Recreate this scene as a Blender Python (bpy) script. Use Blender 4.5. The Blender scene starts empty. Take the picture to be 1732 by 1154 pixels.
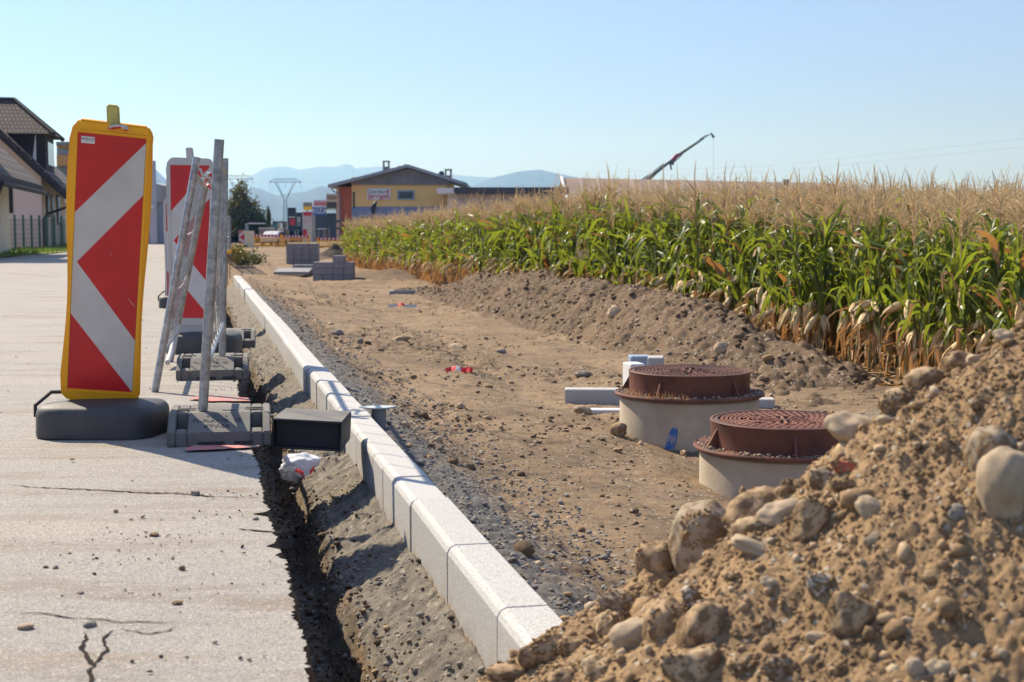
import bpy, bmesh, math, random
import numpy as np
from mathutils import Vector, Matrix
R = math.radians
random.seed(7)
rng = np.random.default_rng(11)
scene = bpy.context.scene
col = scene.collection

# ------------------------------------------------------------------ camera, sky, sun, exposure
F = 2400.0                      # focal length in pixels of the 1732 px wide frame
PITCH = math.atan(191 / F)
CAMH = 0.82
cam_d = bpy.data.cameras.new("camera")
cam_d.lens = F / 1732 * 36
cam_d.sensor_width = 36
cam_d.clip_start = 0.05
cam_d.clip_end = 40000
cam_d.dof.use_dof = True
cam_d.dof.focus_distance = 5.8
cam_d.dof.aperture_fstop = 7.5
cam = bpy.data.objects.new("camera", cam_d)
cam.location = (0, 0, CAMH)
cam.rotation_euler = (math.pi / 2 - PITCH, 0, 0)
col.objects.link(cam)
scene.camera = cam

SUN_EL = R(43)
SUN_AZ = math.atan2(-0.72, 0.694)          # measured clockwise from +Y
world = bpy.data.worlds.new("World")
scene.world = world
world.use_nodes = True
wn = world.node_tree
bg = wn.nodes["Background"]
sky = wn.nodes.new("ShaderNodeTexSky")
sky.sky_type = 'NISHITA'
sky.sun_disc = False
sky.sun_elevation = SUN_EL
sky.sun_rotation = SUN_AZ
sky.air_density = 0.6
sky.dust_density = 0.0
sky.ozone_density = 2.6
veil = wn.nodes.new("ShaderNodeMix"); veil.data_type = 'RGBA'      # thin bright high haze over the clear sky
veil.inputs[0].default_value = 0.62
veil.inputs[7].default_value = (3.9, 5.15, 9.0, 1)
wn.links.new(sky.outputs[0], veil.inputs[6])
wn.links.new(veil.outputs[2], bg.inputs[0])
bg.inputs[1].default_value = 0.070
sun_d = bpy.data.lights.new("sun", 'SUN')
sun_d.energy = 5.0
sun_d.angle = R(0.53)
sun_d.color = (1.0, 0.915, 0.79)
sun = bpy.data.objects.new("sun", sun_d)
sdir = Vector((math.sin(SUN_AZ) * math.cos(SUN_EL), math.cos(SUN_AZ) * math.cos(SUN_EL), math.sin(SUN_EL)))
sun.rotation_euler = sdir.to_track_quat('Z', 'Y').to_euler()
col.objects.link(sun)
scene.view_settings.view_transform = 'Standard'
scene.view_settings.look = 'None'
scene.view_settings.exposure = 0.82
scene.view_settings.gamma = 1
scene.cycles.max_bounces = 6
scene.cycles.transparent_max_bounces = 8
scene.cycles.volume_bounces = 0

# ------------------------------------------------------------------ pixel -> ray helpers (for placing real things)
CP, SP = math.cos(PITCH), math.sin(PITCH)
def ray(px, py):
    x, u = (px - 866) / F, (577 - py) / F
    return Vector((x, CP + u * SP, -SP + u * CP))
def D(px, py, Y):
    d = ray(px, py); k = Y / d.y
    return Vector((d.x * k, Y, CAMH + d.z * k))
def G(px, py, z=0.0):
    d = ray(px, py); k = (z - CAMH) / d.z
    return Vector((d.x * k, d.y * k, z))

# ------------------------------------------------------------------ numpy noise
def _h2(ix, iy, s):
    n = (ix.astype(np.int64) * 374761393 + iy.astype(np.int64) * 668265263 + s * 1274126177) & 0xffffffff
    n = ((n ^ (n >> 13)) * 1274126177) & 0xffffffff
    n = ((n ^ (n >> 16)) * 2246822519) & 0xffffffff
    return ((n ^ (n >> 15)) & 0xffffff) / float(0xffffff)
def vn(x, y, s=0):
    ix, iy = np.floor(x), np.floor(y)
    fx, fy = x - ix, y - iy
    fx = fx * fx * fx * (fx * (fx * 6 - 15) + 10); fy = fy * fy * fy * (fy * (fy * 6 - 15) + 10)
    a, b = _h2(ix, iy, s), _h2(ix + 1, iy, s)
    c, d = _h2(ix, iy + 1, s), _h2(ix + 1, iy + 1, s)
    return (a * (1 - fx) + b * fx) * (1 - fy) + (c * (1 - fx) + d * fx) * fy * 1.0
def fbm(x, y, o=4, s=0, g=0.5):
    x = np.asarray(x, float); y = np.asarray(y, float)
    t = 0; a = 1.0; n = 0
    for i in range(o):
        c, q = math.cos(i * 1.1), math.sin(i * 1.1)
        t = t + a * (vn((x * c - y * q) * 2 ** i + 17.3 * i, (x * q + y * c) * 2 ** i, s + i) - 0.5)
        n += a; a *= g
    return t / n * 2
def clods(x, y, s, cell):
    """bumpy heap of rounded lumps, 0..1"""
    x = x / cell; y = y / cell
    ix, iy = np.floor(x), np.floor(y)
    m = np.zeros_like(x, dtype=float)
    for a in (-1, 0, 1):
        for b in (-1, 0, 1):
            jx, jy = ix + a, iy + b
            px = jx + _h2(jx, jy, s); py = jy + _h2(jx, jy, s + 5)
            r = 0.25 + 0.55 * _h2(jx, jy, s + 9)
            d = np.sqrt((x - px) ** 2 + (y - py) ** 2) / r
            m = np.maximum(m, np.sqrt(np.clip(1 - d * d, 0, 1)) * r)
    return m
def ss(a, b, x):
    t = np.clip((np.asarray(x, float) - a) / (b - a), 0, 1)
    return t * t * (3 - 2 * t)
def n3(p, s=0):
    """cheap 3d value noise for rocks, p (n,3)"""
    i = np.floor(p); f = p - i; f = f * f * (3 - 2 * f)
    r = 0
    for a in (0, 1):
        for b in (0, 1):
            for c in (0, 1):
                h = _h2(i[:, 0] + a + 57 * (i[:, 2] + c), i[:, 1] + b + 131 * (i[:, 2] + c), s)
                w = (f[:, 0] if a else 1 - f[:, 0]) * (f[:, 1] if b else 1 - f[:, 1]) * (f[:, 2] if c else 1 - f[:, 2])
                r = r + h * w
    return r - 0.5

# ------------------------------------------------------------------ materials
MATS = {}
def nodes(name):
    m = bpy.data.materials.new(name); m.use_nodes = True
    nt = m.node_tree
    return m, nt, nt.nodes["Principled BSDF"], nt.nodes["Material Output"]
def L(nt, a, b): nt.links.new(a, b)
def mixc(nt, fac, a, b, mode='MIX'):
    n = nt.nodes.new("ShaderNodeMix"); n.data_type = 'RGBA'; n.blend_type = mode
    for i, v in ((0, fac), (6, a), (7, b)):
        if hasattr(v, 'links') or hasattr(v, 'is_linked'): nt.links.new(v, n.inputs[i])
        else: n.inputs[i].default_value = v if i == 0 else (*v, 1) if len(v) == 3 else v
    return n.outputs[2]
def noise(nt, scale, detail=4, rough=0.55, vec=None, dist=0):
    n = nt.nodes.new("ShaderNodeTexNoise"); n.inputs['Scale'].default_value = scale
    n.inputs['Detail'].default_value = detail; n.inputs['Roughness'].default_value = rough
    n.inputs['Distortion'].default_value = dist
    if vec is not None: nt.links.new(vec, n.inputs['Vector'])
    return n.outputs[0]
def ramp(nt, f, a, b):
    n = nt.nodes.new("ShaderNodeMapRange"); n.inputs[1].default_value = a; n.inputs[2].default_value = b
    nt.links.new(f, n.inputs[0]); return n.outputs[0]
def coord(nt, kind='Object'):
    return nt.nodes.new("ShaderNodeTexCoord").outputs[kind]
def bump(nt, h, strength, dist, nrm=None):
    b = nt.nodes.new("ShaderNodeBump"); b.inputs['Strength'].default_value = strength
    b.inputs['Distance'].default_value = dist; nt.links.new(h, b.inputs['Height'])
    if nrm is not None: nt.links.new(nrm, b.inputs['Normal'])
    return b.outputs[0]
def mat(name, c1, c2=None, rough=0.8, metal=0.0, scale=6, bscale=None, bstr=0.3, bdist=0.01, grain=0, spec=None, lo=0.35, hi=0.65, ctype='Object'):
    if name in MATS: return MATS[name]
    m, nt, p, o = nodes(name)
    tc = coord(nt, ctype)
    c2 = c2 or tuple(v * 0.8 for v in c1)
    cc = mixc(nt, ramp(nt, noise(nt, scale, 5, 0.6, tc), lo, hi), c1, c2)
    if grain:
        g = ramp(nt, noise(nt, grain, 2, 0.7, tc), 0.3, 0.7)
        cc = mixc(nt, g, cc, mixc(nt, 0.45, cc, (0, 0, 0)))
    L(nt, cc, p.inputs['Base Color'])
    p.inputs['Roughness'].default_value = rough; p.inputs['Metallic'].default_value = metal
    if spec is not None: p.inputs['Specular IOR Level'].default_value = spec
    if bscale: L(nt, bump(nt, noise(nt, bscale, 6, 0.65, tc), bstr, bdist), p.inputs['Normal'])
    MATS[name] = m
    return m

def soil_mat(name, c1, c2, c3, peb=(0.34, 0.3, 0.24), grey=None, big=1.0, fine=40, bd=0.012):
    m, nt, p, o = nodes(name)
    tc = coord(nt)
    base = mixc(nt, ramp(nt, noise(nt, 1.1 * big, 6, 0.6, tc), 0.38, 0.62), c1, c2)
    base = mixc(nt, ramp(nt, noise(nt, 5.5 * big, 7, 0.72, tc), 0.50, 0.68), base, c3)
    if grey:
        at = nt.nodes.new("ShaderNodeAttribute"); at.attribute_name = "grey"
        n = noise(nt, 3.0, 6, 0.7, tc)
        a = nt.nodes.new("ShaderNodeMath"); a.operation = 'ADD'
        L(nt, at.outputs['Fac'], a.inputs[0]); L(nt, n, a.inputs[1])
        base = mixc(nt, ramp(nt, a.outputs[0], 0.82, 1.12), base, mixc(nt, ramp(nt, noise(nt, 30, 4, 0.7, tc), 0.35, 0.65), grey, tuple(v * 0.62 for v in grey)))
        at2 = nt.nodes.new("ShaderNodeAttribute"); at2.attribute_name = "conc"
        a2 = nt.nodes.new("ShaderNodeMath"); a2.operation = 'ADD'
        L(nt, at2.outputs['Fac'], a2.inputs[0]); L(nt, n, a2.inputs[1])
        base = mixc(nt, ramp(nt, a2.outputs[0], 0.92, 1.18), base, mixc(nt, ramp(nt, noise(nt, 14, 5, 0.7, tc), 0.35, 0.65), (0.245, 0.215, 0.172), (0.145, 0.127, 0.104)))
    v = nt.nodes.new("ShaderNodeTexVoronoi"); v.inputs['Scale'].default_value = fine; L(nt, tc, v.inputs['Vector'])
    sep = nt.nodes.new("ShaderNodeSeparateColor"); L(nt, v.outputs['Color'], sep.inputs[0])
    pm = nt.nodes.new("ShaderNodeMath"); pm.operation = 'MULTIPLY'
    L(nt, ramp(nt, sep.outputs[0], 0.80, 0.84), pm.inputs[0]); L(nt, ramp(nt, v.outputs['Distance'], 0.42, 0.32), pm.inputs[1])
    base = mixc(nt, pm.outputs[0], base, peb)
    L(nt, base, p.inputs['Base Color'])
    p.inputs['Roughness'].default_value = 0.95; p.inputs['Specular IOR Level'].default_value = 0.15
    b = bump(nt, noise(nt, fine * 2.2, 6, 0.75, tc), 0.9, bd * 0.5)
    b = bump(nt, pm.outputs[0], 0.7, bd * 0.5, b)
    b = bump(nt, noise(nt, fine * 0.45, 5, 0.6, tc), 0.8, bd, b)
    L(nt, b, p.inputs['Normal'])
    return m

EARTH = soil_mat("earth", (0.270, 0.188, 0.112), (0.190, 0.132, 0.081), (0.105, 0.075, 0.050), grey=(0.165, 0.157, 0.146), peb=(0.34, 0.30, 0.24), bd=0.02)
HEAP = soil_mat("heap_earth", (0.350, 0.232, 0.124), (0.280, 0.184, 0.098), (0.175, 0.116, 0.065), peb=(0.42, 0.35, 0.26), big=1.6, fine=75, bd=0.010)
TOPSOIL = soil_mat("topsoil", (0.160, 0.108, 0.066), (0.118, 0.081, 0.051), (0.075, 0.053, 0.036), peb=(0.30, 0.26, 0.21), fine=34)
DARKSOIL = soil_mat("dark_soil", (0.07, 0.052, 0.038), (0.05, 0.038, 0.028), (0.035, 0.028, 0.022), peb=(0.12, 0.1, 0.08), fine=30)

def leaf_mat(name, c1, c2, tr, rough=0.42, mixf=0.38, spec=0.5):
    m, nt, p, o = nodes(name)
    geo = nt.nodes.new("ShaderNodeNewGeometry")
    c = mixc(nt, geo.outputs['Random Per Island'], c1, c2)
    L(nt, c, p.inputs['Base Color'])
    p.inputs['Roughness'].default_value = rough; p.inputs['Specular IOR Level'].default_value = spec
    t = nt.nodes.new("ShaderNodeBsdfTranslucent"); t.inputs[0].default_value = (*tr, 1)
    mx = nt.nodes.new("ShaderNodeMixShader"); mx.inputs[0].default_value = mixf
    L(nt, p.outputs[0], mx.inputs[1]); L(nt, t.outputs[0], mx.inputs[2]); L(nt, mx.outputs[0], o.inputs[0])
    return m
def asphalt_mat():
    m, nt, p, o = nodes("worn_asphalt")
    tc = coord(nt)
    c = mixc(nt, ramp(nt, noise(nt, 0.7, 6, 0.65, tc), 0.35, 0.65), (0.310, 0.290, 0.258), (0.345, 0.312, 0.262))
    mp = nt.nodes.new("ShaderNodeMapping"); mp.inputs['Scale'].default_value = (0.5, 3.2, 1); L(nt, tc, mp.inputs[0])
    c = mixc(nt, ramp(nt, noise(nt, 1.6, 7, 0.75, mp.outputs[0]), 0.49, 0.64), c, (0.225, 0.165, 0.108))
    c = mixc(nt, ramp(nt, noise(nt, 0.55, 5, 0.6, mp.outputs[0]), 0.55, 0.7), c, (0.40, 0.34, 0.265))
    g = ramp(nt, noise(nt, 260, 2, 0.8, tc), 0.36, 0.64)
    c = mixc(nt, g, mixc(nt, 0.42, c, (0.02, 0.02, 0.02)), mixc(nt, 0.16, c, (0.8, 0.76, 0.7)))
    v = nt.nodes.new("ShaderNodeTexVoronoi"); v.inputs['Scale'].default_value = 170; L(nt, tc, v.inputs['Vector'])
    sep = nt.nodes.new("ShaderNodeSeparateColor"); L(nt, v.outputs['Color'], sep.inputs[0])
    c = mixc(nt, ramp(nt, sep.outputs[0], 0.72, 0.95), c, (0.21, 0.19, 0.17))
    c = mixc(nt, ramp(nt, sep.outputs[1], 0.88, 1.0), c, (0.42, 0.38, 0.33))
    L(nt, c, p.inputs['Base Color'])
    p.inputs['Roughness'].default_value = 0.85; p.inputs['Specular IOR Level'].default_value = 0.25
    b = bump(nt, noise(nt, 190, 4, 0.8, tc), 0.9, 0.003)
    b = bump(nt, v.outputs['Distance'], 0.4, 0.003, b)
    b = bump(nt, noise(nt, 6, 5, 0.6, tc), 0.35, 0.012, b)
    L(nt, b, p.inputs['Normal'])
    return m
ASPHALT = asphalt_mat()
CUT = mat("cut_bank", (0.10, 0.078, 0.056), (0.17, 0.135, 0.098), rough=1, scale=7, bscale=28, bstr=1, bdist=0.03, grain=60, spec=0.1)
CRACK = mat("crack_dark", (0.035, 0.03, 0.025), (0.05, 0.04, 0.032), rough=1, scale=20, spec=0.0)
GRANITE = None
def granite():
    m, nt, p, o = nodes("pale_kerb_concrete")
    tc = coord(nt)
    g = ramp(nt, noise(nt, 300, 2, 0.8, tc), 0.40, 0.58)
    c = mixc(nt, g, (0.24, 0.232, 0.215), (0.53, 0.515, 0.485))
    oi = nt.nodes.new("ShaderNodeObjectInfo")
    c = mixc(nt, ramp(nt, noise(nt, 2.4, 5, 0.6, tc), 0.50, 0.75), c, mixc(nt, 0.4, c, (0.36, 0.31, 0.20)))
    hv = nt.nodes.new("ShaderNodeMapRange"); L(nt, oi.outputs['Random'], hv.inputs[0])
    hv.inputs[3].default_value = 0.0; hv.inputs[4].default_value = 0.16
    c = mixc(nt, hv.outputs[0], c, (0.2, 0.19, 0.18))
    sz = nt.nodes.new("ShaderNodeSeparateXYZ"); L(nt, tc, sz.inputs[0])
    zz = nt.nodes.new("ShaderNodeMath"); zz.operation = 'ADD'; L(nt, ramp(nt, sz.outputs[2], -0.06, -0.24), zz.inputs[0]); L(nt, noise(nt, 11, 6, 0.75, tc), zz.inputs[1])
    c = mixc(nt, ramp(nt, zz.outputs[0], 0.85, 1.45), c, (0.25, 0.205, 0.15))
    c = mixc(nt, ramp(nt, noise(nt, 23, 5, 0.7, tc), 0.66, 0.74), c, mixc(nt, 0.5, c, (0.27, 0.2, 0.13)))
    L(nt, c, p.inputs['Base Color']); p.inputs['Roughness'].default_value = 0.75
    L(nt, bump(nt, noise(nt, 260, 3, 0.8, tc), 0.6, 0.002), p.inputs['Normal'])
    return m
GRANITE = granite()
CONCRETE = mat("shaft_concrete", (0.45, 0.385, 0.285), (0.33, 0.275, 0.195), rough=0.9, scale=3.2, bscale=60, bstr=0.35, bdist=0.004)
RUST = mat("rusty_iron", (0.215, 0.082, 0.048), (0.100, 0.042, 0.030), rough=0.7, scale=5, bscale=90, bstr=0.3, bdist=0.002, grain=150, spec=0.4)
RUST_GAP = mat("rust_gap_shade", (0.10, 0.04, 0.028), (0.05, 0.024, 0.018), rough=0.8, scale=14)  # cover plate rust, darkened to paint shade into the gaps between bars
RUST2 = mat("orange_rust", (0.34, 0.130, 0.068), (0.20, 0.075, 0.045), rough=0.7, scale=12, grain=120)
RUBBER = mat("recycled_rubber", (0.085, 0.080, 0.073), (0.055, 0.053, 0.05), rough=0.62, scale=6, bscale=80, bstr=0.3, bdist=0.003, grain=220)
DUSTRUB = mat("dusty_rubber", (0.20, 0.185, 0.16), (0.13, 0.12, 0.108), rough=0.8, scale=7, bscale=90, bstr=0.35, bdist=0.003, grain=200)
BLACKRUB = mat("black_rubber", (0.02, 0.02, 0.02), (0.035, 0.032, 0.03), rough=0.7, scale=9)
STEEL = mat("galvanised_steel", (0.50, 0.50, 0.49), (0.33, 0.33, 0.33), rough=0.42, metal=0.75, scale=14, grain=40)
YELLOW = mat("yellow_plastic", (0.90, 0.42, 0.008), (0.80, 0.36, 0.01), rough=0.45, scale=3)
OLDYEL = mat("faded_yellow_plastic", (0.55, 0.47, 0.12), (0.35, 0.33, 0.12), rough=0.5, scale=20)
WHITEPL = mat("dull_white_plastic", (0.52, 0.50, 0.46), (0.44, 0.42, 0.38), rough=0.5, scale=6)
RED = mat("reflective_red", (0.58, 0.012, 0.016), (0.46, 0.010, 0.014), rough=0.4, scale=5)
WHITE = mat("reflective_white", (0.54, 0.515, 0.48), (0.44, 0.415, 0.38), rough=0.45, scale=7, lo=0.45, hi=0.8)
PURE = mat("white_label", (0.75, 0.75, 0.75), rough=0.5)
BLACK = mat("black_print_and_hollows", (0.015, 0.015, 0.015), rough=0.6)  # print, also flat black standing in for dark openings
BAG = leaf_mat("white_plastic_film", (0.80, 0.82, 0.86), (0.78, 0.80, 0.85), (0.7, 0.72, 0.78), 0.55, 0.3, 0.3)
REDPL = mat("red_plastic_film", (0.75, 0.03, 0.02), (0.6, 0.02, 0.02), rough=0.4)
PAINTPINK = mat("pink_marking_paint", (0.62, 0.17, 0.15), (0.35, 0.29, 0.245), rough=0.85, scale=34, lo=0.44, hi=0.60, grain=200)
PAINTBLUE = mat("blue_marking_paint", (0.03, 0.12, 0.38), (0.30, 0.29, 0.28), rough=0.9, scale=22, lo=0.48, hi=0.62)

LEAF = leaf_mat("green_corn_leaf", (0.030, 0.075, 0.018), (0.17, 0.185, 0.030), (0.30, 0.36, 0.03), 0.42)
DEAD = leaf_mat("dry_corn_leaf", (0.38, 0.20, 0.08), (0.58, 0.45, 0.26), (0.45, 0.20, 0.05), 0.6, 0.3, 0.2)
TASSEL = leaf_mat("dry_tassel", (0.50, 0.36, 0.20), (0.64, 0.49, 0.30), (0.5, 0.36, 0.18), 0.8, 0.25, 0.1)
HUSK = leaf_mat("dry_husk", (0.60, 0.43, 0.22), (0.68, 0.52, 0.30), (0.4, 0.28, 0.12), 0.7, 0.1, 0.2)
STALK = leaf_mat("corn_stalk", (0.17, 0.19, 0.06), (0.36, 0.27, 0.12), (0.1, 0.1, 0.03), 0.6, 0.0)
TREELEAF = leaf_mat("tree_leaf", (0.05, 0.075, 0.015), (0.10, 0.11, 0.022), (0.10, 0.12, 0.02), 0.6, 0.2)
GRASSM = leaf_mat("grass_blade", (0.10, 0.17, 0.025), (0.17, 0.23, 0.04), (0.2, 0.28, 0.03), 0.6, 0.25)
ROCKC = []
def stone_mat(name, c1, c2, crust=True):
    m, nt, p, o = nodes(name); tc = coord(nt)
    c = mixc(nt, ramp(nt, noise(nt, 2.2, 6, 0.65, tc), 0.38, 0.62), c1, c2)
    c = mixc(nt, ramp(nt, noise(nt, 34, 3, 0.8, tc), 0.55, 0.8), c, tuple(v * 0.6 for v in c2))
    k = ramp(nt, noise(nt, 1.15, 6, 0.72, tc), 0.48, 0.58)
    soil = mixc(nt, ramp(nt, noise(nt, 16, 5, 0.7, tc), 0.35, 0.65), (0.375, 0.238, 0.120), (0.27, 0.17, 0.088))
    if crust: c = mixc(nt, k, c, soil)
    L(nt, c, p.inputs['Base Color']); p.inputs['Roughness'].default_value = 0.88; p.inputs['Specular IOR Level'].default_value = 0.2
    b1 = bump(nt, noise(nt, 26, 5, 0.75, tc), 0.35, 0.004)
    if crust:
        n = nt.nodes.new("ShaderNodeMath"); n.operation = 'MULTIPLY'; L(nt, k, n.inputs[0]); L(nt, noise(nt, 11, 6, 0.8, tc), n.inputs[1])
        b1 = bump(nt, n.outputs[0], 0.9, 0.010, b1)
    L(nt, b1, p.inputs['Normal'])
    return m
for nm, a, b, cr in [("tan", (0.40, 0.275, 0.155), (0.32, 0.215, 0.12), 1), ("ochre", (0.46, 0.33, 0.195), (0.37, 0.26, 0.15), 1), ("greyish", (0.36, 0.285, 0.20), (0.29, 0.22, 0.145), 1),
                     ("pale", (0.42, 0.325, 0.215), (0.34, 0.255, 0.165), 0), ("grey", (0.25, 0.22, 0.185), (0.19, 0.165, 0.135), 0), ("brick", (0.42, 0.125, 0.07), (0.34, 0.10, 0.06), 0), ("white", (0.56, 0.51, 0.43), (0.40, 0.34, 0.26), 1)]:
    ROCKC.append(stone_mat(nm + "_stone", a, b, cr))

# ------------------------------------------------------------------ mesh helpers
def fast_mesh(name, V, Fq, mi=None, mats=(), smooth=False, attrs=None):
    me = bpy.data.meshes.new(name)
    V = np.ascontiguousarray(V, dtype=np.float32); Fq = np.ascontiguousarray(Fq, dtype=np.int32)
    k = Fq.shape[1]; n = len(Fq)
    me.vertices.add(len(V)); me.vertices.foreach_set("co", V.ravel())
    me.loops.add(n * k); me.loops.foreach_set("vertex_index", Fq.ravel())
    me.polygons.add(n); me.polygons.foreach_set("loop_start", np.arange(0, n * k, k, dtype=np.int32))
    for m in mats: me.materials.append(m)
    if mi is not None: me.polygons.foreach_set("material_index", np.ascontiguousarray(mi, dtype=np.int32))
    me.polygons.foreach_set("use_smooth", np.full(n, bool(smooth)))
    for an, av in (attrs or {}).items():
        a = me.attributes.new(an, 'FLOAT', 'POINT'); a.data.foreach_set("value", np.ascontiguousarray(av, dtype=np.float32))
    me.update(calc_edges=True)
    return me
def link(name, me, parent=None, loc=None):
    o = bpy.data.objects.new(name, me); col.objects.link(o)
    if parent is not None: o.parent = parent
    if loc is not None: o.location = loc
    return o
def tag(o, label=None, cat=None, group=None, kind=None):
    if label: o["label"] = label
    if cat: o["category"] = cat
    if group: o["group"] = group
    if kind: o["kind"] = kind
    return o
def empty(name, loc=(0, 0, 0), rz=0.0, label=None, cat=None, group=None):
    o = bpy.data.objects.new(name, None); o.location = loc; o.rotation_euler = (0, 0, rz)
    o.empty_display_size = 0.1
    col.objects.link(o)
    return tag(o, label, cat, group)
def copy_tree(o, parent=None):
    c = o.copy(); col.objects.link(c)
    if parent is not None: c.parent = parent
    for ch in o.children:
        copy_tree(ch, c)
    return c

class MB:
    def __init__(s): s.v = []; s.f = []; s.m = []
    def add(s, vs, fs, m=0):
        b = len(s.v); s.v += [tuple(v) for v in vs]
        for f in fs: s.f.append(tuple(b + i for i in f)); s.m.append(m)
        return s
    def hexa(s, p, m=0):
        return s.add(p, [(0, 3, 2, 1), (4, 5, 6, 7), (0, 1, 5, 4), (1, 2, 6, 5), (2, 3, 7, 6), (3, 0, 4, 7)], m)
    def box(s, c, size, m=0, M=None, top=1.0):
        x, y, z = [v / 2 for v in size]
        p = [(-x, -y, -z), (x, -y, -z), (x, y, -z), (-x, y, -z), (-x * top, -y * top, z), (x * top, -y * top, z), (x * top, y * top, z), (-x * top, y * top, z)]
        p = [Vector(q) for q in p]
        if M is not None: p = [M @ q for q in p]
        return s.hexa([q + Vector(c) for q in p], m)
    def tube(s, pts, r, n=10, m=0, cap=True):
        pts = [Vector(p) for p in pts]
        rs = r if isinstance(r, (list, tuple)) else [r] * len(pts)
        b = len(s.v); ref = None
        for i, p in enumerate(pts):
            d = (pts[min(i + 1, len(pts) - 1)] - pts[max(i - 1, 0)]).normalized()
            a = d.orthogonal().normalized() if ref is None else (ref - d * ref.dot(d)).normalized()
            ref = a; c = d.cross(a)
            for k in range(n):
                t = 2 * math.pi * k / n
                s.v.append(tuple(p + (a * math.cos(t) + c * math.sin(t)) * rs[i]))
        for i in range(len(pts) - 1):
            for k in range(n):
                k2 = (k + 1) % n
                s.f.append((b + i * n + k, b + i * n + k2, b + (i + 1) * n + k2, b + (i + 1) * n + k)); s.m.append(m)
        if cap:
            s.f.append(tuple(b + k for k in range(n))[::-1]); s.m.append(m)
            e = b + (len(pts) - 1) * n
            s.f.append(tuple(e + k for k in range(n))); s.m.append(m)
        return s
    def lathe(s, prof, n=64, m=0, a0=0, a1=2 * math.pi, c=(0, 0, 0)):
        full = abs(a1 - a0 - 2 * math.pi) < 1e-6
        cnt = n if full else n + 1; b = len(s.v)
        for r, z in prof:
            for k in range(cnt):
                t = a0 + (a1 - a0) * k / n
                s.v.append((c[0] + r * math.cos(t), c[1] + r * math.sin(t), c[2] + z))
        for i in range(len(prof) - 1):
            for k in range(n):
                k2 = (k + 1) % cnt
                s.f.append((b + i * cnt + k, b + i * cnt + k2, b + (i + 1) * cnt + k2, b + (i + 1) * cnt + k)); s.m.append(m)
        return s
    def prism(s, poly, h0, h1, M=None, m=0):
        """poly 2D (x,y) extruded in z from h0 to h1 then M"""
        n = len(poly)
        p = [Vector((x, y, h0)) for x, y in poly] + [Vector((x, y, h1)) for x, y in poly]
        if M is not None: p = [M @ q for q in p]
        return s.add(p, [tuple(range(n))[::-1], tuple(range(n, 2 * n))] + [(i, (i + 1) % n, n + (i + 1) % n, n + i) for i in range(n)], m)
    def build(s, name, mats, parent=None, smooth=False, bevel=0, loc=None, seg=2):
        me = bpy.data.meshes.new(name); me.from_pydata(s.v, [], s.f)
        if not isinstance(mats, (list, tuple)): mats = [mats]
        for m in mats: me.materials.append(m)
        me.polygons.foreach_set("material_index", s.m)
        bm = bmesh.new(); bm.from_mesh(me)
        bmesh.ops.recalc_face_normals(bm, faces=bm.faces)
        if bevel:
            ed = [e for e in bm.edges if len(e.link_faces) == 2 and e.calc_face_angle(0) > 0.6]
            bmesh.ops.bevel(bm, geom=ed, offset=bevel, segments=seg, affect='EDGES', clamp_overlap=True)
        bm.to_mesh(me); bm.free()
        if smooth:
            me.polygons.foreach_set("use_smooth", [True] * len(me.polygons))
            try: me.set_sharp_from_angle(angle=R(40))
            except Exception: pass
        me.update()
        return link(name, me, parent, loc)

def text_obj(name, body, size, M, m, parent, ext=0.0004):
    cu = bpy.data.curves.new(name, 'FONT'); cu.body = body; cu.size = size; cu.extrude = ext
    cu.align_x = 'CENTER'; cu.align_y = 'CENTER'
    tmp = bpy.data.objects.new(name, cu); col.objects.link(tmp)
    dg = bpy.context.evaluated_depsgraph_get()
    me = bpy.data.meshes.new_from_object(tmp.evaluated_get(dg))
    bpy.data.objects.remove(tmp)
    me.materials.clear(); me.materials.append(m)
    me.transform(M)
    return link(name, me, parent)

# ------------------------------------------------------------------ layout lines
def xk(Y): return -0.043 - 0.222 * (np.asarray(Y, float) - 3.13)        # kerb front top line
def xe(Y):                                                               # cut road edge
    Y = np.asarray(Y, float)
    return xk(Y) - 0.452 + 0.018 * fbm(Y * 2.3, Y * 0 + 3.3, 3, 40)
def xl(Y): return np.interp(np.asarray(Y, float), [0, 28, 40, 48, 56, 66, 90, 105], [-5.65, -11.9, -14.3, -15.2, -16.2, -18.3, -24.2, -28.9])
def xcorn(Y): return 3.04 - 0.253 * (np.asarray(Y, float) - 12.5)
KT = -0.02          # kerb top

def pile(X, Y):
    r = np.sqrt((X - 1.113) ** 2 + ((Y - 2.424) * 1.152) ** 2 + 0.02)
    return 0.862 - 0.779 * r

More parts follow.
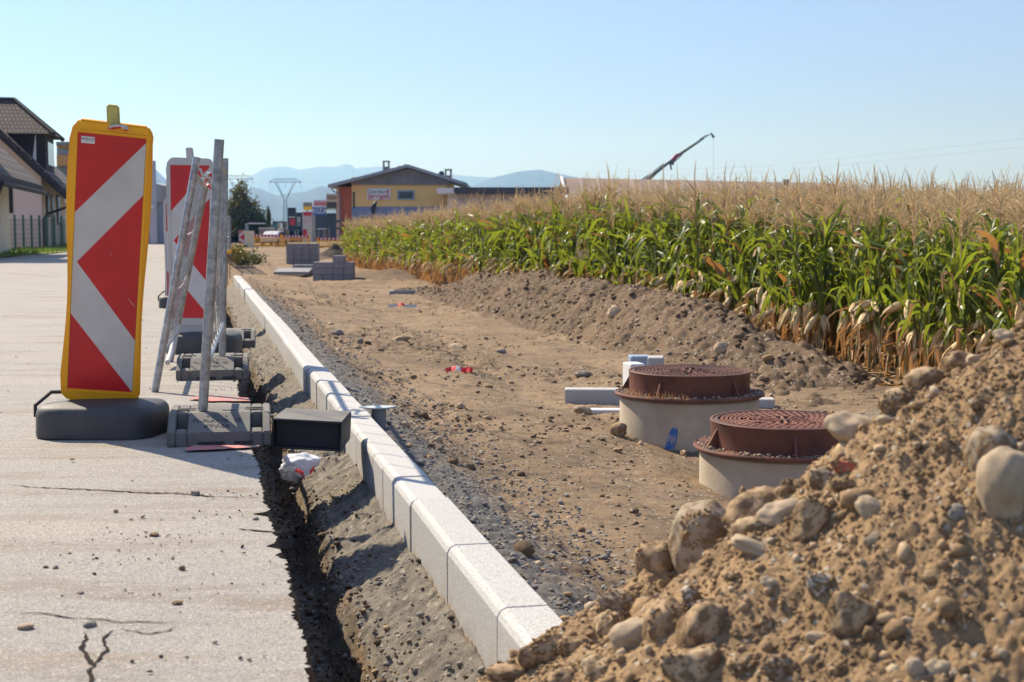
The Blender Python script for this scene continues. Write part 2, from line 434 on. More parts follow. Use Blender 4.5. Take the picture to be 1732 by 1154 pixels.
def dirt(X, Y, fine=True):
    t = X - xk(Y)
    near = 1 - ss(26, 36, Y)
    zr = -0.125 - 0.15 * ss(0.15, 0.75, t) - 0.19 * ss(0.6, 2.6, t)
    zr = zr * near + (-0.40) * (1 - near) + 0.10 * ss(20, 90, Y)
    tb = -0.45 + 0.02 * fbm(X * 3, Y * 1.3, 3, 5)
    hw = 0.18 + 0.05 * fbm(Y * 2.2, Y * 0, 3, 8)
    zt = tb - 0.03 + (-0.30 - tb + 0.03) * ss(-hw - 0.10, -hw, t) + 0.11 * np.clip((t + hw) / hw, 0, 1)
    zt = zt * near + (-0.2) * (1 - near)
    zr = zr + 0.10 * np.exp(-((X - 1.0) / 0.9) ** 2 - ((Y - 8.5) / 0.9) ** 2) - 0.045 * np.exp(-((X - 1.3) / 0.8) ** 2 - ((Y - 6.6) / 0.6) ** 2)
    z = np.where(t < 0.02, zt, zr)
    if fine:
        inside = (t < 0.02)
        amp = np.where(inside, 0.45, 0.75 * ss(0.1, 0.8, t) + 0.25)
        z = z + amp * (0.035 * fbm(X * 0.9, Y * 0.6, 4, 21) + 0.016 * fbm(X * 5, Y * 4, 4, 22, 0.6))
        patch = ss(0.0, 0.30, fbm(X * 0.8 + 5, Y * 0.5, 3, 33))
        z = z + patch * 0.042 * clods(X, Y, 3, 0.15) * amp + (0.25 + patch) * 0.016 * clods(X, Y, 71, 0.07) * (t > 0.1)
        gz = np.exp(-((t - 0.35) / 0.3) ** 2)
        z = z + (0.3 + gz + 0.9 * inside) * 0.013 * clods(X, Y, 9, 0.045)
        z = z + 0.016 * clods(X, Y, 14, 0.09) * (0.35 * patch + gz * 0.7 + 0.6 * ((t < -0.18)))
        # smooth cross ridges on the concrete haunch
        z = z + inside * (t > -0.22) * 0.008 * fbm(X * 30 + Y * 3, Y * 34, 4, 60, 0.7)
        z = z + inside * (t > -0.3) * (0.026 * fbm(X * 7, Y * 6, 5, 63, 0.75) + 0.012 * ss(0, 0.3, fbm(X * 5, Y * 3, 3, 66)) * clods(X, Y, 67, 0.05))
        # wheel rut
        z = z - 0.03 * np.exp(-((t - 1.9 - 0.15 * np.sin(Y * 0.4)) / 0.16) ** 2) * (t > 0.3)
    return z
def dz(x, y): return float(dirt(np.array([x]), np.array([y]))[0])
def GD(px, py):
    """point where the ray meets the dug earth"""
    p = G(px, py, -0.42)
    for _ in range(6):
        p = G(px, py, dz(p.x, p.y))
    return p

# ------------------------------------------------------------------ setting: ground, road, dug earth
def grid_faces(nr, nc):
    i = np.arange(nr - 1)[:, None] * nc + np.arange(nc - 1)[None, :]
    return np.stack([i, i + 1, i + nc + 1, i + nc], -1).reshape(-1, 4)

rows = np.exp(np.linspace(math.log(1.3), math.log(105), 1350))
def build_dirt():
    nt_, nd = 110, 560
    ts = np.concatenate([np.linspace(-0.56, 0.0, nt_), np.array([0.03, 0.09, 0.125])])
    u = np.linspace(0, 1, nd) ** 1.15
    Y = rows[:, None]
    Xa = xk(Y) + ts[None, :]
    xr = 0.5 * Y + 2.5 + 0 * Y
    x0 = xk(Y) + 0.13
    Xb = x0 + (xr - x0) * u[None, :]
    X = np.concatenate([Xa, Xb], 1); YY = np.broadcast_to(Y, X.shape)
    Z = dirt(X, YY)
    t = X - xk(YY)
    under = (t > 0.015) & (t < 0.118)
    Z = np.where(under, -0.2, Z)
    grey = np.where(t > 0, np.exp(-((t - 0.15) / 0.42) ** 2) * 0.72, 0.42) * (1 - ss(16, 28, YY))
    conc = np.where((t < 0) & (t > -0.21), 0.8, 0.0) * (1 - ss(24, 28, YY))
    # chalky dust patch behind the shafts
    conc = conc + 0.75 * np.exp(-((X - 2.75) / 0.8) ** 2 - ((YY - 9.6) / 0.55) ** 2)
    V = np.stack([X, YY, Z], -1).reshape(-1, 3)
    me = fast_mesh("dug_earth", V, grid_faces(*X.shape), mats=[EARTH], smooth=True, attrs={"grey": grey.ravel(), "conc": conc.ravel()})
    tag(link("dug_earth", me), kind="structure", label="brown stony earth of the excavated footpath strip")
build_dirt()

def roadz(X, Y):
    return 0.02 * fbm(X * 0.35, Y * 0.35, 2, 3) * ss(0.02, 1.2, xe(Y) - X) + 0.0018 * fbm(X * 14, Y * 14, 2, 4)
def build_road():
    us = np.concatenate([np.linspace(0, 0.9, 30), np.linspace(0.91, 1, 24)])
    Y = rows[:, None]
    edge = xe(Y) + 0.012 * fbm(Y * 9, Y * 0 + 1, 5, 71, 0.8) * (1 - ss(12, 30, Y)) + 0.008 * (_h2(np.floor(Y * 47), Y * 0, 5) - 0.5) + 0.008 * (_h2(np.floor(Y * 131), Y * 0, 6) - 0.5) - sum(w_ * np.exp(-((Y - y_) / 0.025) ** 2) for y_, w_ in ((4.03, .04), (3.62, .035), (3.52, .02), (2.95, .012)))
    left = xl(Y)
    X = left + (edge - left) * us[None, :]
    YY = np.broadcast_to(Y, X.shape)
    cam_ = 0.02 * fbm(X * 0.35, YY * 0.35, 2, 3) * ss(0.02, 1.2, edge - X)
    Z = cam_ + 0.0018 * fbm(X * 14, YY * 14, 2, 4)
    # cut face
    zs = [-0.012, -0.035, -0.07, -0.12, -0.19, -0.27, -0.36, -0.46]
    ex = [X]; ez = [Z]
    for k, z in enumerate(zs):
        dx = 0.004 + 0.03 * (-z) * 2 + (0.022 + 0.03 * min(1, -z * 5)) * fbm(Y * 11 + k * 0.45, Y * 0 + z * 14, 4, 80, 0.65)
        ex.append(edge + np.where(k < 1, 0.003 + 0.004 * fbm(Y * 30, Y * 0, 2, 2), dx)); ez.append(np.full_like(Y, z))
    X = np.concatenate(ex, 1); Z = np.concatenate(ez, 1); YY = np.broadcast_to(Y, X.shape)
    Xr, Zr, Yr = X[:, :54], Z[:, :54], YY[:, :54]
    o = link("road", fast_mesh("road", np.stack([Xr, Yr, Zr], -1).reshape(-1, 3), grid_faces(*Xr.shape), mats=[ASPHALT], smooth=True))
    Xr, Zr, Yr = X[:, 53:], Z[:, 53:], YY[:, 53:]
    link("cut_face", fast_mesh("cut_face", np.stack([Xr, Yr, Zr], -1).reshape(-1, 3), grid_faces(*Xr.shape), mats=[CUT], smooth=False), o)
    tag(o, kind="structure", label="worn pale asphalt road with a ragged cut edge")
    far = MB()
    a, b = float(xk(105)) - 6.3, float(xe(105))
    a2, b2 = float(xk(420)) - 6.3, float(xe(420))
    far.add([(a, 105, 0), (b, 105, 0), (b2, 420, -0.0), (a2, 420, 0)], [(0, 1, 2, 3)])
    f = far.build("road_far_end", ASPHALT); f.parent = o
    # cracks: thin dark ribbons laid on the asphalt
    def crack(pts, w, name="crack"):
        mb = MB(); P = []
        for i in range(len(pts) - 1):
            a, b = G(*pts[i]), G(*pts[i + 1])
            n = max(2, int((b - a).length / 0.012))
            for k in range(n): P.append(a.lerp(b, k / n))
        P.append(G(*pts[-1])); n = len(P)
        vs = []
        for i, p in enumerate(P):
            d = (P[min(i + 1, n - 1)] - P[max(i - 1, 0)]).normalized(); q = Vector((-d.y, d.x, 0))
            off = 0.010 * float(fbm(i * 0.33, pts[0][0] * 1.0, 3, 5)) + random.uniform(-0.002, 0.002)
            ww = w * (0.35 + 0.8 * random.random()) * min(1, 4 * i / n + 0.15, 4 * (n - i) / n + 0.15)
            zz = 0.0022 + float(roadz(np.array([p.x]), np.array([p.y]))[0])
            vs += [p + q * (off + ww / 2) + Vector((0, 0, zz)), p + q * (off - ww / 2) + Vector((0, 0, zz))]
        mb.add(vs, [(2 * i, 2 * i + 1, 2 * i + 3, 2 * i + 2) for i in range(n - 1)])
        mb.build(name, CRACK, o)
    crack([(8, 818), (60, 824), (130, 828), (220, 833), (300, 836), (345, 840), (420, 842), (450, 842)], 0.012)
    crack([(0, 1040), (80, 1042), (150, 1050), (220, 1055), (300, 1053)], 0.006)
    crack([(140, 1072), (150, 1084), (136, 1100), (148, 1112), (157, 1128), (156, 1170)], 0.010)
    crack([(196, 1068), (178, 1084), (182, 1100), (168, 1112), (156, 1127)], 0.007)
    crack([(200, 1066), (250, 1075), (300, 1062)], 0.006)
    crack([(400, 896), (440, 899), (478, 902)], 0.012)
    crack([(0, 462), (60, 466), (108, 468)], 0.03)
    crack([(240, 440), (290, 436)], 0.05)
    # marking paint
    def paint(poly, name, m):
        mb = MB(); q_ = []
        for i in range(len(poly)):
            a, b = poly[i], poly[(i + 1) % len(poly)]
            for k in range(10): q_.append((a[0] + (b[0] - a[0]) * k / 10 + random.uniform(-1.5, 1.5), a[1] + (b[1] - a[1]) * k / 10 + random.uniform(-.35, .35)))
        poly = q_; n = len(poly)
        mb.add([G(x, y, 0) + Vector((0, 0, 0.009)) for x, y in poly], [tuple(range(n))])
        mb.build(name, m, o)
    paint([(312, 762), (330, 757), (440, 757), (436, 760), (350, 765), (316, 766)], "pink_paint_mark", PAINTPINK)
    paint([(318, 677), (345, 671), (420, 676), (424, 681), (360, 682)], "pink_paint_mark", PAINTPINK)
build_road()

def build_ground():
    ys = [-300, -50, 0, 20, 40, 80, 105, 160, 300, 800, 2500, 9000, 14000]
    xs = [-14000, -6000, -2000, -500, -150, -60, -20, 0, 1, 2, 3, 4, 8, 20, 60, 200, 600, 2000, 6000, 14000]
    mb = MB(); vs = []
    for y in ys:
        lo = float(xk(y)) - 6.3 if -60 < y < 500 else -110
        for x in xs:
            if x == 0: X = lo - 0.3; z = -0.03
            elif x == 1: X = lo + 1.0; z = -0.05
            elif x == 2: X = lo + 2.0; z = -0.60
            elif x == 3: X = lo + 6; z = -0.62
            elif x == 4: X = lo + 7; z = -0.62
            else:
                X = x if (x < 0 and x < lo - 2) or x > lo + 9 else (lo - 2 - (20 - abs(x)) * 0.01 if x < 0 else lo + 9 + x * 0.01)
                z = -0.03 if x < 0 else -0.62
            vs.append((X, y, z))
    n = len(xs)
    mb.add(vs, [(r * n + c, r * n + c + 1, (r + 1) * n + c + 1, (r + 1) * n + c) for r in range(len(ys) - 1) for c in range(n - 1)])
    m = mat("meadow", (0.12, 0.15, 0.045), (0.17, 0.17, 0.07), rough=1, scale=0.02, grain=0.4)
    tag(mb.build("ground", m), kind="structure", label="flat meadows of the valley floor")
    vg = MB(); pts = []
    for y in (20, 28, 40, 48, 56, 66, 90, 105):
        x = float(xl(y))
        pts += [(x - 3.2, y, 0.02), (x - 1.0, y, 0.05), (x + 0.12, y, 0.022)]
    vg.add(pts, [(3 * i + k, 3 * i + k + 1, 3 * i + k + 4, 3 * i + k + 3) for i in range(7) for k in range(2)])
    mv = mat("verge_turf", (0.15, 0.22, 0.03), (0.24, 0.25, 0.06), rough=1, scale=1.2, grain=9)
    tag(vg.build("verge", mv), kind="structure", label="grass verge along the far side of the road")
build_ground()
def build_verge_grass():
    n = 9000
    y = rng.uniform(24, 95, n); x = xl(y) - rng.uniform(-0.05, 2.6, n)
    h = rng.uniform(0.05, 0.2, n) * (1 + 0.5 * fbm(x, y, 2, 4)); a = rng.uniform(0, 6.28, n); w = 0.03
    bx, by = np.cos(a) * w, np.sin(a) * w
    lx, ly = rng.normal(0, 0.04, n), rng.normal(0, 0.04, n)
    V = np.stack([np.stack([x - bx, y - by, x * 0 + 0.02], -1), np.stack([x + bx, y + by, x * 0 + 0.02], -1),
                  np.stack([x + lx, y + ly, h], -1)], 1).reshape(-1, 3)
    me = fast_mesh("verge_grass", V, np.arange(3 * n).reshape(-1, 3), mats=[GRASSM])
    tag(link("verge_grass", me), kind="stuff", label="short green grass blades on the road verge", cat="grass")
build_verge_grass()

# ------------------------------------------------------------------ rocks
def ico(sub):
    bm = bmesh.new(); bmesh.ops.create_icosphere(bm, subdivisions=sub, radius=1)
    V = np.array([v.co[:] for v in bm.verts]); Fc = np.array([[v.index for v in f.verts] for f in bm.faces]); bm.free()
    return V, Fc
ICO = {k: ico(k) for k in (1, 2, 4)}
def rock_geo(seed, sub, angular):
    V, Fc = ICO[sub]; r = np.random.default_rng(seed)
    V = V.copy()
    V = V * (1 + 0.50 * n3(V * 0.95 + seed * 3.1, seed)[:, None] + 0.24 * n3(V * 2.1 + seed, seed + 1)[:, None])
    for _ in range(int(3 + angular * 9)):
        d = r.normal(size=3); d /= np.linalg.norm(d); lim = r.uniform(0.62, 0.9) if angular > 0.5 else r.uniform(0.74, 0.95)
        ex = np.clip(V @ d - lim, 0, None)
        V = V - np.outer(ex * (0.72 if angular < 0.5 else 0.9), d)
    if sub > 2:
        V = V * (1 + (0.07 + 0.05 * angular) * n3(V * 4.2 + seed, seed + 2)[:, None] + 0.035 * n3(V * 11, seed + 3)[:, None])
    return V, Fc
ROCKM = {}
def rock_mesh(kind, cidx):
    key = (kind, cidx)
    if key not in ROCKM:
        V, Fc = rock_geo(kind * 7 + 3, 4, 0.9 if kind % 3 == 2 else 0.15 + 0.1 * (kind % 3))
        ROCKM[key] = fast_mesh("rock", V, Fc, mats=[ROCKC[cidx]], smooth=True)
    return ROCKM[key]
def rock(loc, size, rot, kind, cidx, label, group=None, name="rock", cat="rock"):
    o = link(name, rock_mesh(kind, cidx)); o.location = loc; o.scale = size; o.rotation_euler = rot
    return tag(o, label, cat, group)

def scatter_rocks(name, P, S, mats, label, cat, seed=0, ang=0.5, flat=0.7):
    vs = []; fs = []; mi = []; b = 0
    rr = np.random.default_rng(seed)
    vars_ = [rock_geo(100 + i, 1, ang) for i in range(8)]
    n = len(P)
    which = rr.integers(0, 8, n)
    ax = rr.normal(size=(n, 3)); ax /= np.linalg.norm(ax, axis=1)[:, None]; an = rr.uniform(0, 6.28, n)
    K = np.zeros((n, 3, 3)); K[:, 0, 1] = -ax[:, 2]; K[:, 0, 2] = ax[:, 1]; K[:, 1, 0] = ax[:, 2]; K[:, 1, 2] = -ax[:, 0]; K[:, 2, 0] = -ax[:, 1]; K[:, 2, 1] = ax[:, 0]
    Rm = np.eye(3)[None] + np.sin(an)[:, None, None] * K + (1 - np.cos(an))[:, None, None] * (K @ K)
    sc = np.stack([rr.uniform(0.8, 1.3, n), rr.uniform(0.7, 1.1, n), rr.uniform(0.5, 0.9, n)], -1)
    for k in range(8):
        idx = np.where(which == k)[0]
        V, Fc = vars_[k]
        W = V[None] * sc[idx][:, None, :]
        W = np.einsum('nij,nvj->nvi', Rm[idx], W) * S[idx][:, None, None]
        W[:, :, 2] *= flat
        W = W + P[idx][:, None, :]
        nv = len(V)
        fs.append((Fc[None] + (np.arange(len(idx)) * nv)[:, None, None] + b).reshape(-1, 3)); b += nv * len(idx)
        vs.append(W.reshape(-1, 3)); mi.append(np.repeat(rr.integers(0, len(mats), len(idx)), len(Fc)))
    me = fast_mesh(name, np.concatenate(vs), np.concatenate(fs), mi=np.concatenate(mi), mats=mats, smooth=True)
    return tag(link(name, me), kind="stuff", label=label, cat=cat)

# ------------------------------------------------------------------ kerb stones
def kerb_stone(y0, y1, off, dzv, label, k):
    W, Hh, ch = 0.118, 0.30, 0.022
    prof = [(0, -Hh), (0, -ch), (ch * 0.35, -ch * 0.3), (ch, 0), (W, 0), (W, -Hh)]
    g = 0.0025
    ux = Vector((-0.2167, 0.9762, 0)); nx = Vector((0.9762, 0.2167, 0))
    o = Vector((float(xk(y0)), y0, KT)); Lh = (y1 - y0) / 0.9762
    mb = MB(); n = len(prof)
    vs = []
    for s_ in (g, Lh - g):
        for a, z in prof: vs.append(nx * (a + off) + ux * s_ + Vector((0, 0, z + dzv)))
    mb.add(vs, [tuple(range(n)), tuple(range(n, 2 * n))[::-1]] + [(i, n + i, n + (i + 1) % n, (i + 1) % n) for i in range(n)])
    ob = mb.build("kerb_stone", GRANITE, bevel=0.003, seg=1)
    ob.location = o; ob.rotation_euler = (random.uniform(-0.004, 0.004), 0, random.uniform(-0.006, 0.006))
    tag(ob, label, "kerb stone", "pale kerb stones set in one line along the trench")
def yk_from_px(py): return G(866, py, KT).y
joints = [1.3, 1.85, 2.5] + [yk_from_px(p) for p in (1030, 923, 845, 808, 786, 705, 667, 622, 574, 538, 510, 496, 489, 482, 477, 471, 466)]
lab = {2: "pale kerb stone at the frame bottom, partly buried by the rubble heap", 3: "second pale kerb stone from the rubble heap, rough clean top",
       4: "pale kerb stone third from the rubble heap with faint green staining", 5: "short kerb piece with a dark joint, fourth from the rubble heap",
       6: "very short kerb piece between two dark joints", 7: "long pale kerb stone that the black rubber block leans against"}
for i in range(len(joints) - 1):
    a, b = joints[i], joints[i + 1]
    short = (b - a) < 0.45 * a / 5
    kerb_stone(a, b, random.uniform(-0.002, 0.002) - (0.004 if i in (5, 10, 13, 15) else 0), random.uniform(-0.002, 0.003),
               lab.get(i, "pale kerb stone in the line running away between road and earth strip" if i > 7 else "pale kerb stone under the near end of the rubble heap"), i)

# ------------------------------------------------------------------ scattered stones on earth and road
def stones():
    n = 9000
    y = np.exp(rng.uniform(math.log(2.2), math.log(40), n)); u = rng.uniform(0, 1, n)
    x = xk(y) + 0.16 + (0.42 * y + 1.6 - xk(y)) * u
    keep = (x < xcorn(y) + 0.2) & (vn(x * 0.8, y * 0.5, 91) + 0.25 * rng.uniform(-1, 1, n) > 0.38)
    x, y = x[keep], y[keep]; s = np.clip(rng.lognormal(-4.75, 0.5, len(x)), 0.004, 0.045) * (0.75 + y * 0.02)
    P = np.stack([x, y, dirt(x, y) + s * 0.2], -1)
    scatter_rocks("gravel", P, s, [ROCKC[0], TOPSOIL, ROCKC[3], EARTH, ROCKC[2], TOPSOIL], "small stones strewn over the brown earth strip", "gravel", 3)
    n = 5200
    y = np.exp(rng.uniform(math.log(1.8), math.log(22), n)); x = xk(y) + rng.uniform(0.13, 0.85, n) ** 1.0
    s = np.clip(rng.lognormal(-5.0, 0.4, n), 0.004, 0.02) * (0.8 + y * 0.03)
    P = np.stack([x, y, dirt(x, y) + s * 0.3], -1)
    gm = mat("grey_chippings", (0.23, 0.215, 0.195), (0.14, 0.13, 0.12), rough=0.95, scale=8)
    scatter_rocks("chippings", P, s, [gm, ROCKC[4], gm], "grey chippings packed behind the kerb stones", "gravel", 4, 0.9)
    n = 4200
    y = np.exp(rng.uniform(math.log(2.4), math.log(20), n)); x = xk(y) - rng.uniform(0.17, 0.42, n)
    s = np.clip(rng.lognormal(-5.0, 0.5, n), 0.004, 0.028)
    P = np.stack([x, y, dirt(x, y) + s * 0.3], -1)
    scatter_rocks("trench_rubble", P, s, [TOPSOIL, TOPSOIL, EARTH, gm], "dark crumbs of earth and stone on the trench bottom", "rubble", 5, 0.9)
    n = 5200
    y = np.exp(rng.uniform(math.log(2.2), math.log(16), n)); x = xk(y) - rng.uniform(0.0, 1, n) ** 0.8 * 0.24
    keep = fbm(x * 6, y * 4, 3, 88) + 0.3 * rng.uniform(-1, 1, len(x)) > 0.0
    x, y = x[keep], y[keep]; s = np.clip(rng.lognormal(-5.3, 0.5, len(x)), 0.002, 0.016)
    hm_ = mat("haunch_crumb", (0.26, 0.235, 0.20), (0.17, 0.15, 0.13), rough=1, scale=9)
    scatter_rocks("haunch_crumbs", np.stack([x, y, dirt(x, y) + s * 0.2], -1), s, [hm_, hm_, TOPSOIL, ROCKC[2]], "crumbs of set concrete and grit on the haunch below the kerb", "crumbs", 15, 0.9)
    n = 15000
    y = np.exp(rng.uniform(math.log(3.0), math.log(30), n)); x = xk(y) + 0.3 + (0.42 * y + 1.6 - xk(y)) * rng.uniform(0, 1, n)
    keep = (x < xcorn(y) + 0.1) & (fbm(x * 0.8 + 5, y * 0.5, 3, 33) + 0.15 * rng.uniform(-1, 1, n) > 0.06)
    x, y = x[keep], y[keep]; s = np.clip(rng.lognormal(-4.4, 0.45, len(x)), 0.006, 0.045) * (0.8 + y * 0.015)
    scatter_rocks("earth_clods", np.stack([x, y, dirt(x, y) + s * 0.25], -1), s, [TOPSOIL, EARTH, TOPSOIL, EARTH, ROCKC[2]], "loose dark clods broken out of the earth strip", "clods", 13, 0.9)
    n = 420
    y = np.exp(rng.uniform(math.log(2.0), math.log(14), n)); x = xe(y) - rng.uniform(0.0, 2.2, n) ** 1.2 - 0.01
    s = np.clip(rng.lognormal(-5.5, 0.5, n), 0.0025, 0.013)
    P = np.stack([x, y, s * 0.3 + 0.003], -1)
    scatter_rocks("road_crumbs", P, s, [ROCKC[4], CUT, ROCKC[2], TOPSOIL], "crumbs of earth and grit lying on the asphalt", "grit", 6, 0.8, 0.6)
stones()
def mud():
    P = []; S = []
    for (px, py, n, sx, sy) in ((328, 838, 60, .05, .03), (262, 907, 60, .06, .02), (225, 915, 60, .12, .03), (440, 765, 90, .05, .05), (420, 840, 50, .08, .03), (200, 945, 40, .14, .04), (400, 870, 60, .16, .06), (390, 660, 80, .12, .05), (320, 1000, 50, .18, .05), (120, 940, 40, .2, .05)):
        c = G(px, py)
        for k in range(n):
            x = c.x + random.gauss(0, sx); y = c.y + random.gauss(0, sy)
            if x > float(xe(y)) - .02: continue
            if k % 2: continue
            s_ = min(.008, math.exp(random.gauss(-6.0, .5))); P.append((x, y, s_ * .3 + 0.002)); S.append(s_)
    scatter_rocks("mud_crumbs", np.array(P), np.array(S), [TOPSOIL, EARTH, CUT], "little patches of brown mud crumbs dropped on the road", "mud", 16, 0.9, 0.6)
mud()
road_stones = [(43, 1066, .0135, 3, "flat tan pebble at the left edge of the cracked road"), (152, 1062, .0125, 4, "grey angular stone beside the open road crack"),
    (308, 964, .008, 2, "round brown pebble on the road below the mud crumb"), (433, 880, .007, 4, "small grey pebble near the ragged road edge"),
    (262, 907, .012, 0, "flat mud lump in the middle of the near road"), (332, 838, .013, 4, "dark lump lying in the long road crack"),
    (94, 963, .007, 4, "dark pebble, left one of a close pair on the road"), (136, 1006, .008, 4, "black flat crumb between pebble pair and grey stone"),
    (300, 1023, .010, 0, "flat reddish mud flake on the near road"), (77, 962, .006, 2, "small pebble just left of another on the road")]
for i, (px, py, s, c, lb) in enumerate(road_stones):
    p = G(px, py)
    rock(p + Vector((0, 0, s * 0.45)), (s * 1.25, s, s * (0.5 if 'flat' in lb else 0.85)), (0, 0, i * 1.3), i % 9, c, lb, "loose stones on the road", "stone", "stone")

# ------------------------------------------------------------------ foreground rubble heap
def pile_z(X, Y):
    z = pile(X, Y)
    m = ss(-0.55, 0.0, z)
    z = z + 0.055 * fbm(X * 2.2, Y * 2.2, 4, 101) + 0.022 * fbm(X * 9, Y * 9, 4, 102, 0.65)
    q = ss(-0.25, 0.3, fbm(X * 3 + 2, Y * 3, 3, 151))
    z = z + 0.012 * clods(X, Y, 31, 0.11) + (0.003 + 0.010 * q) * clods(X, Y, 32, 0.04) + (0.003 + 0.007 * q) * clods(X, Y, 33, 0.017) + 0.004 * clods(X, Y, 34, 0.009) + 0.004 * fbm(X * 40, Y * 40, 4, 150, 0.7)
    z = z - 0.05 * ss(0.25, 0.5, fbm(X * 4 + 9, Y * 4, 2, 140))
    return z
def build_heap():
    x = np.concatenate([np.linspace(-0.75, -0.37, 40), np.arange(-0.36, 1.5, 0.0031), np.linspace(1.52, 3.1, 110)]); y = np.concatenate([np.linspace(0.62, 1.58, 90), np.arange(1.6, 3.2, 0.0034), np.linspace(3.22, 4.6, 110)])
    X, Y = np.meshgrid(x, y)
    Z = pile_z(X, Y)
    lowz = np.where((X - xk(Y)) > 0, dirt(X, Y, False) - 0.10, -0.48)
    Z = np.maximum(Z, np.minimum(lowz, -0.2))
    V = np.stack([X, Y, Z], -1).reshape(-1, 3)
    Fq = grid_faces(*X.shape)
    zf = Z.reshape(-1); base = np.minimum(lowz, -0.2).reshape(-1)
    keep = (zf[Fq] > base[Fq] + 0.001).any(1)
    Fq = Fq[keep]
    used, inv = np.unique(Fq, return_inverse=True)
    o = link("rubble_heap", fast_mesh("rubble_heap", V[used], inv.reshape(-1, 4), mats=[HEAP], smooth=True))
    tag(o, "big heap of sandy brown earth full of cobbles in the near right corner", "earth heap")
build_heap()
def hit_pile(px, py):
    d = ray(px, py)
    ks = np.linspace(0.8, 6, 2600)
    X, Y, Z = d.x * ks, d.y * ks, CAMH + d.z * ks
    h = pile_z(X, Y); idx = np.where(Z < h)[0]
    if len(idx) == 0:
        j = int(np.argmin(Z - h)); return Vector((X[j], Y[j], float(h[j])))
    j = idx[0]; return Vector((X[j], Y[j], Z[j]))
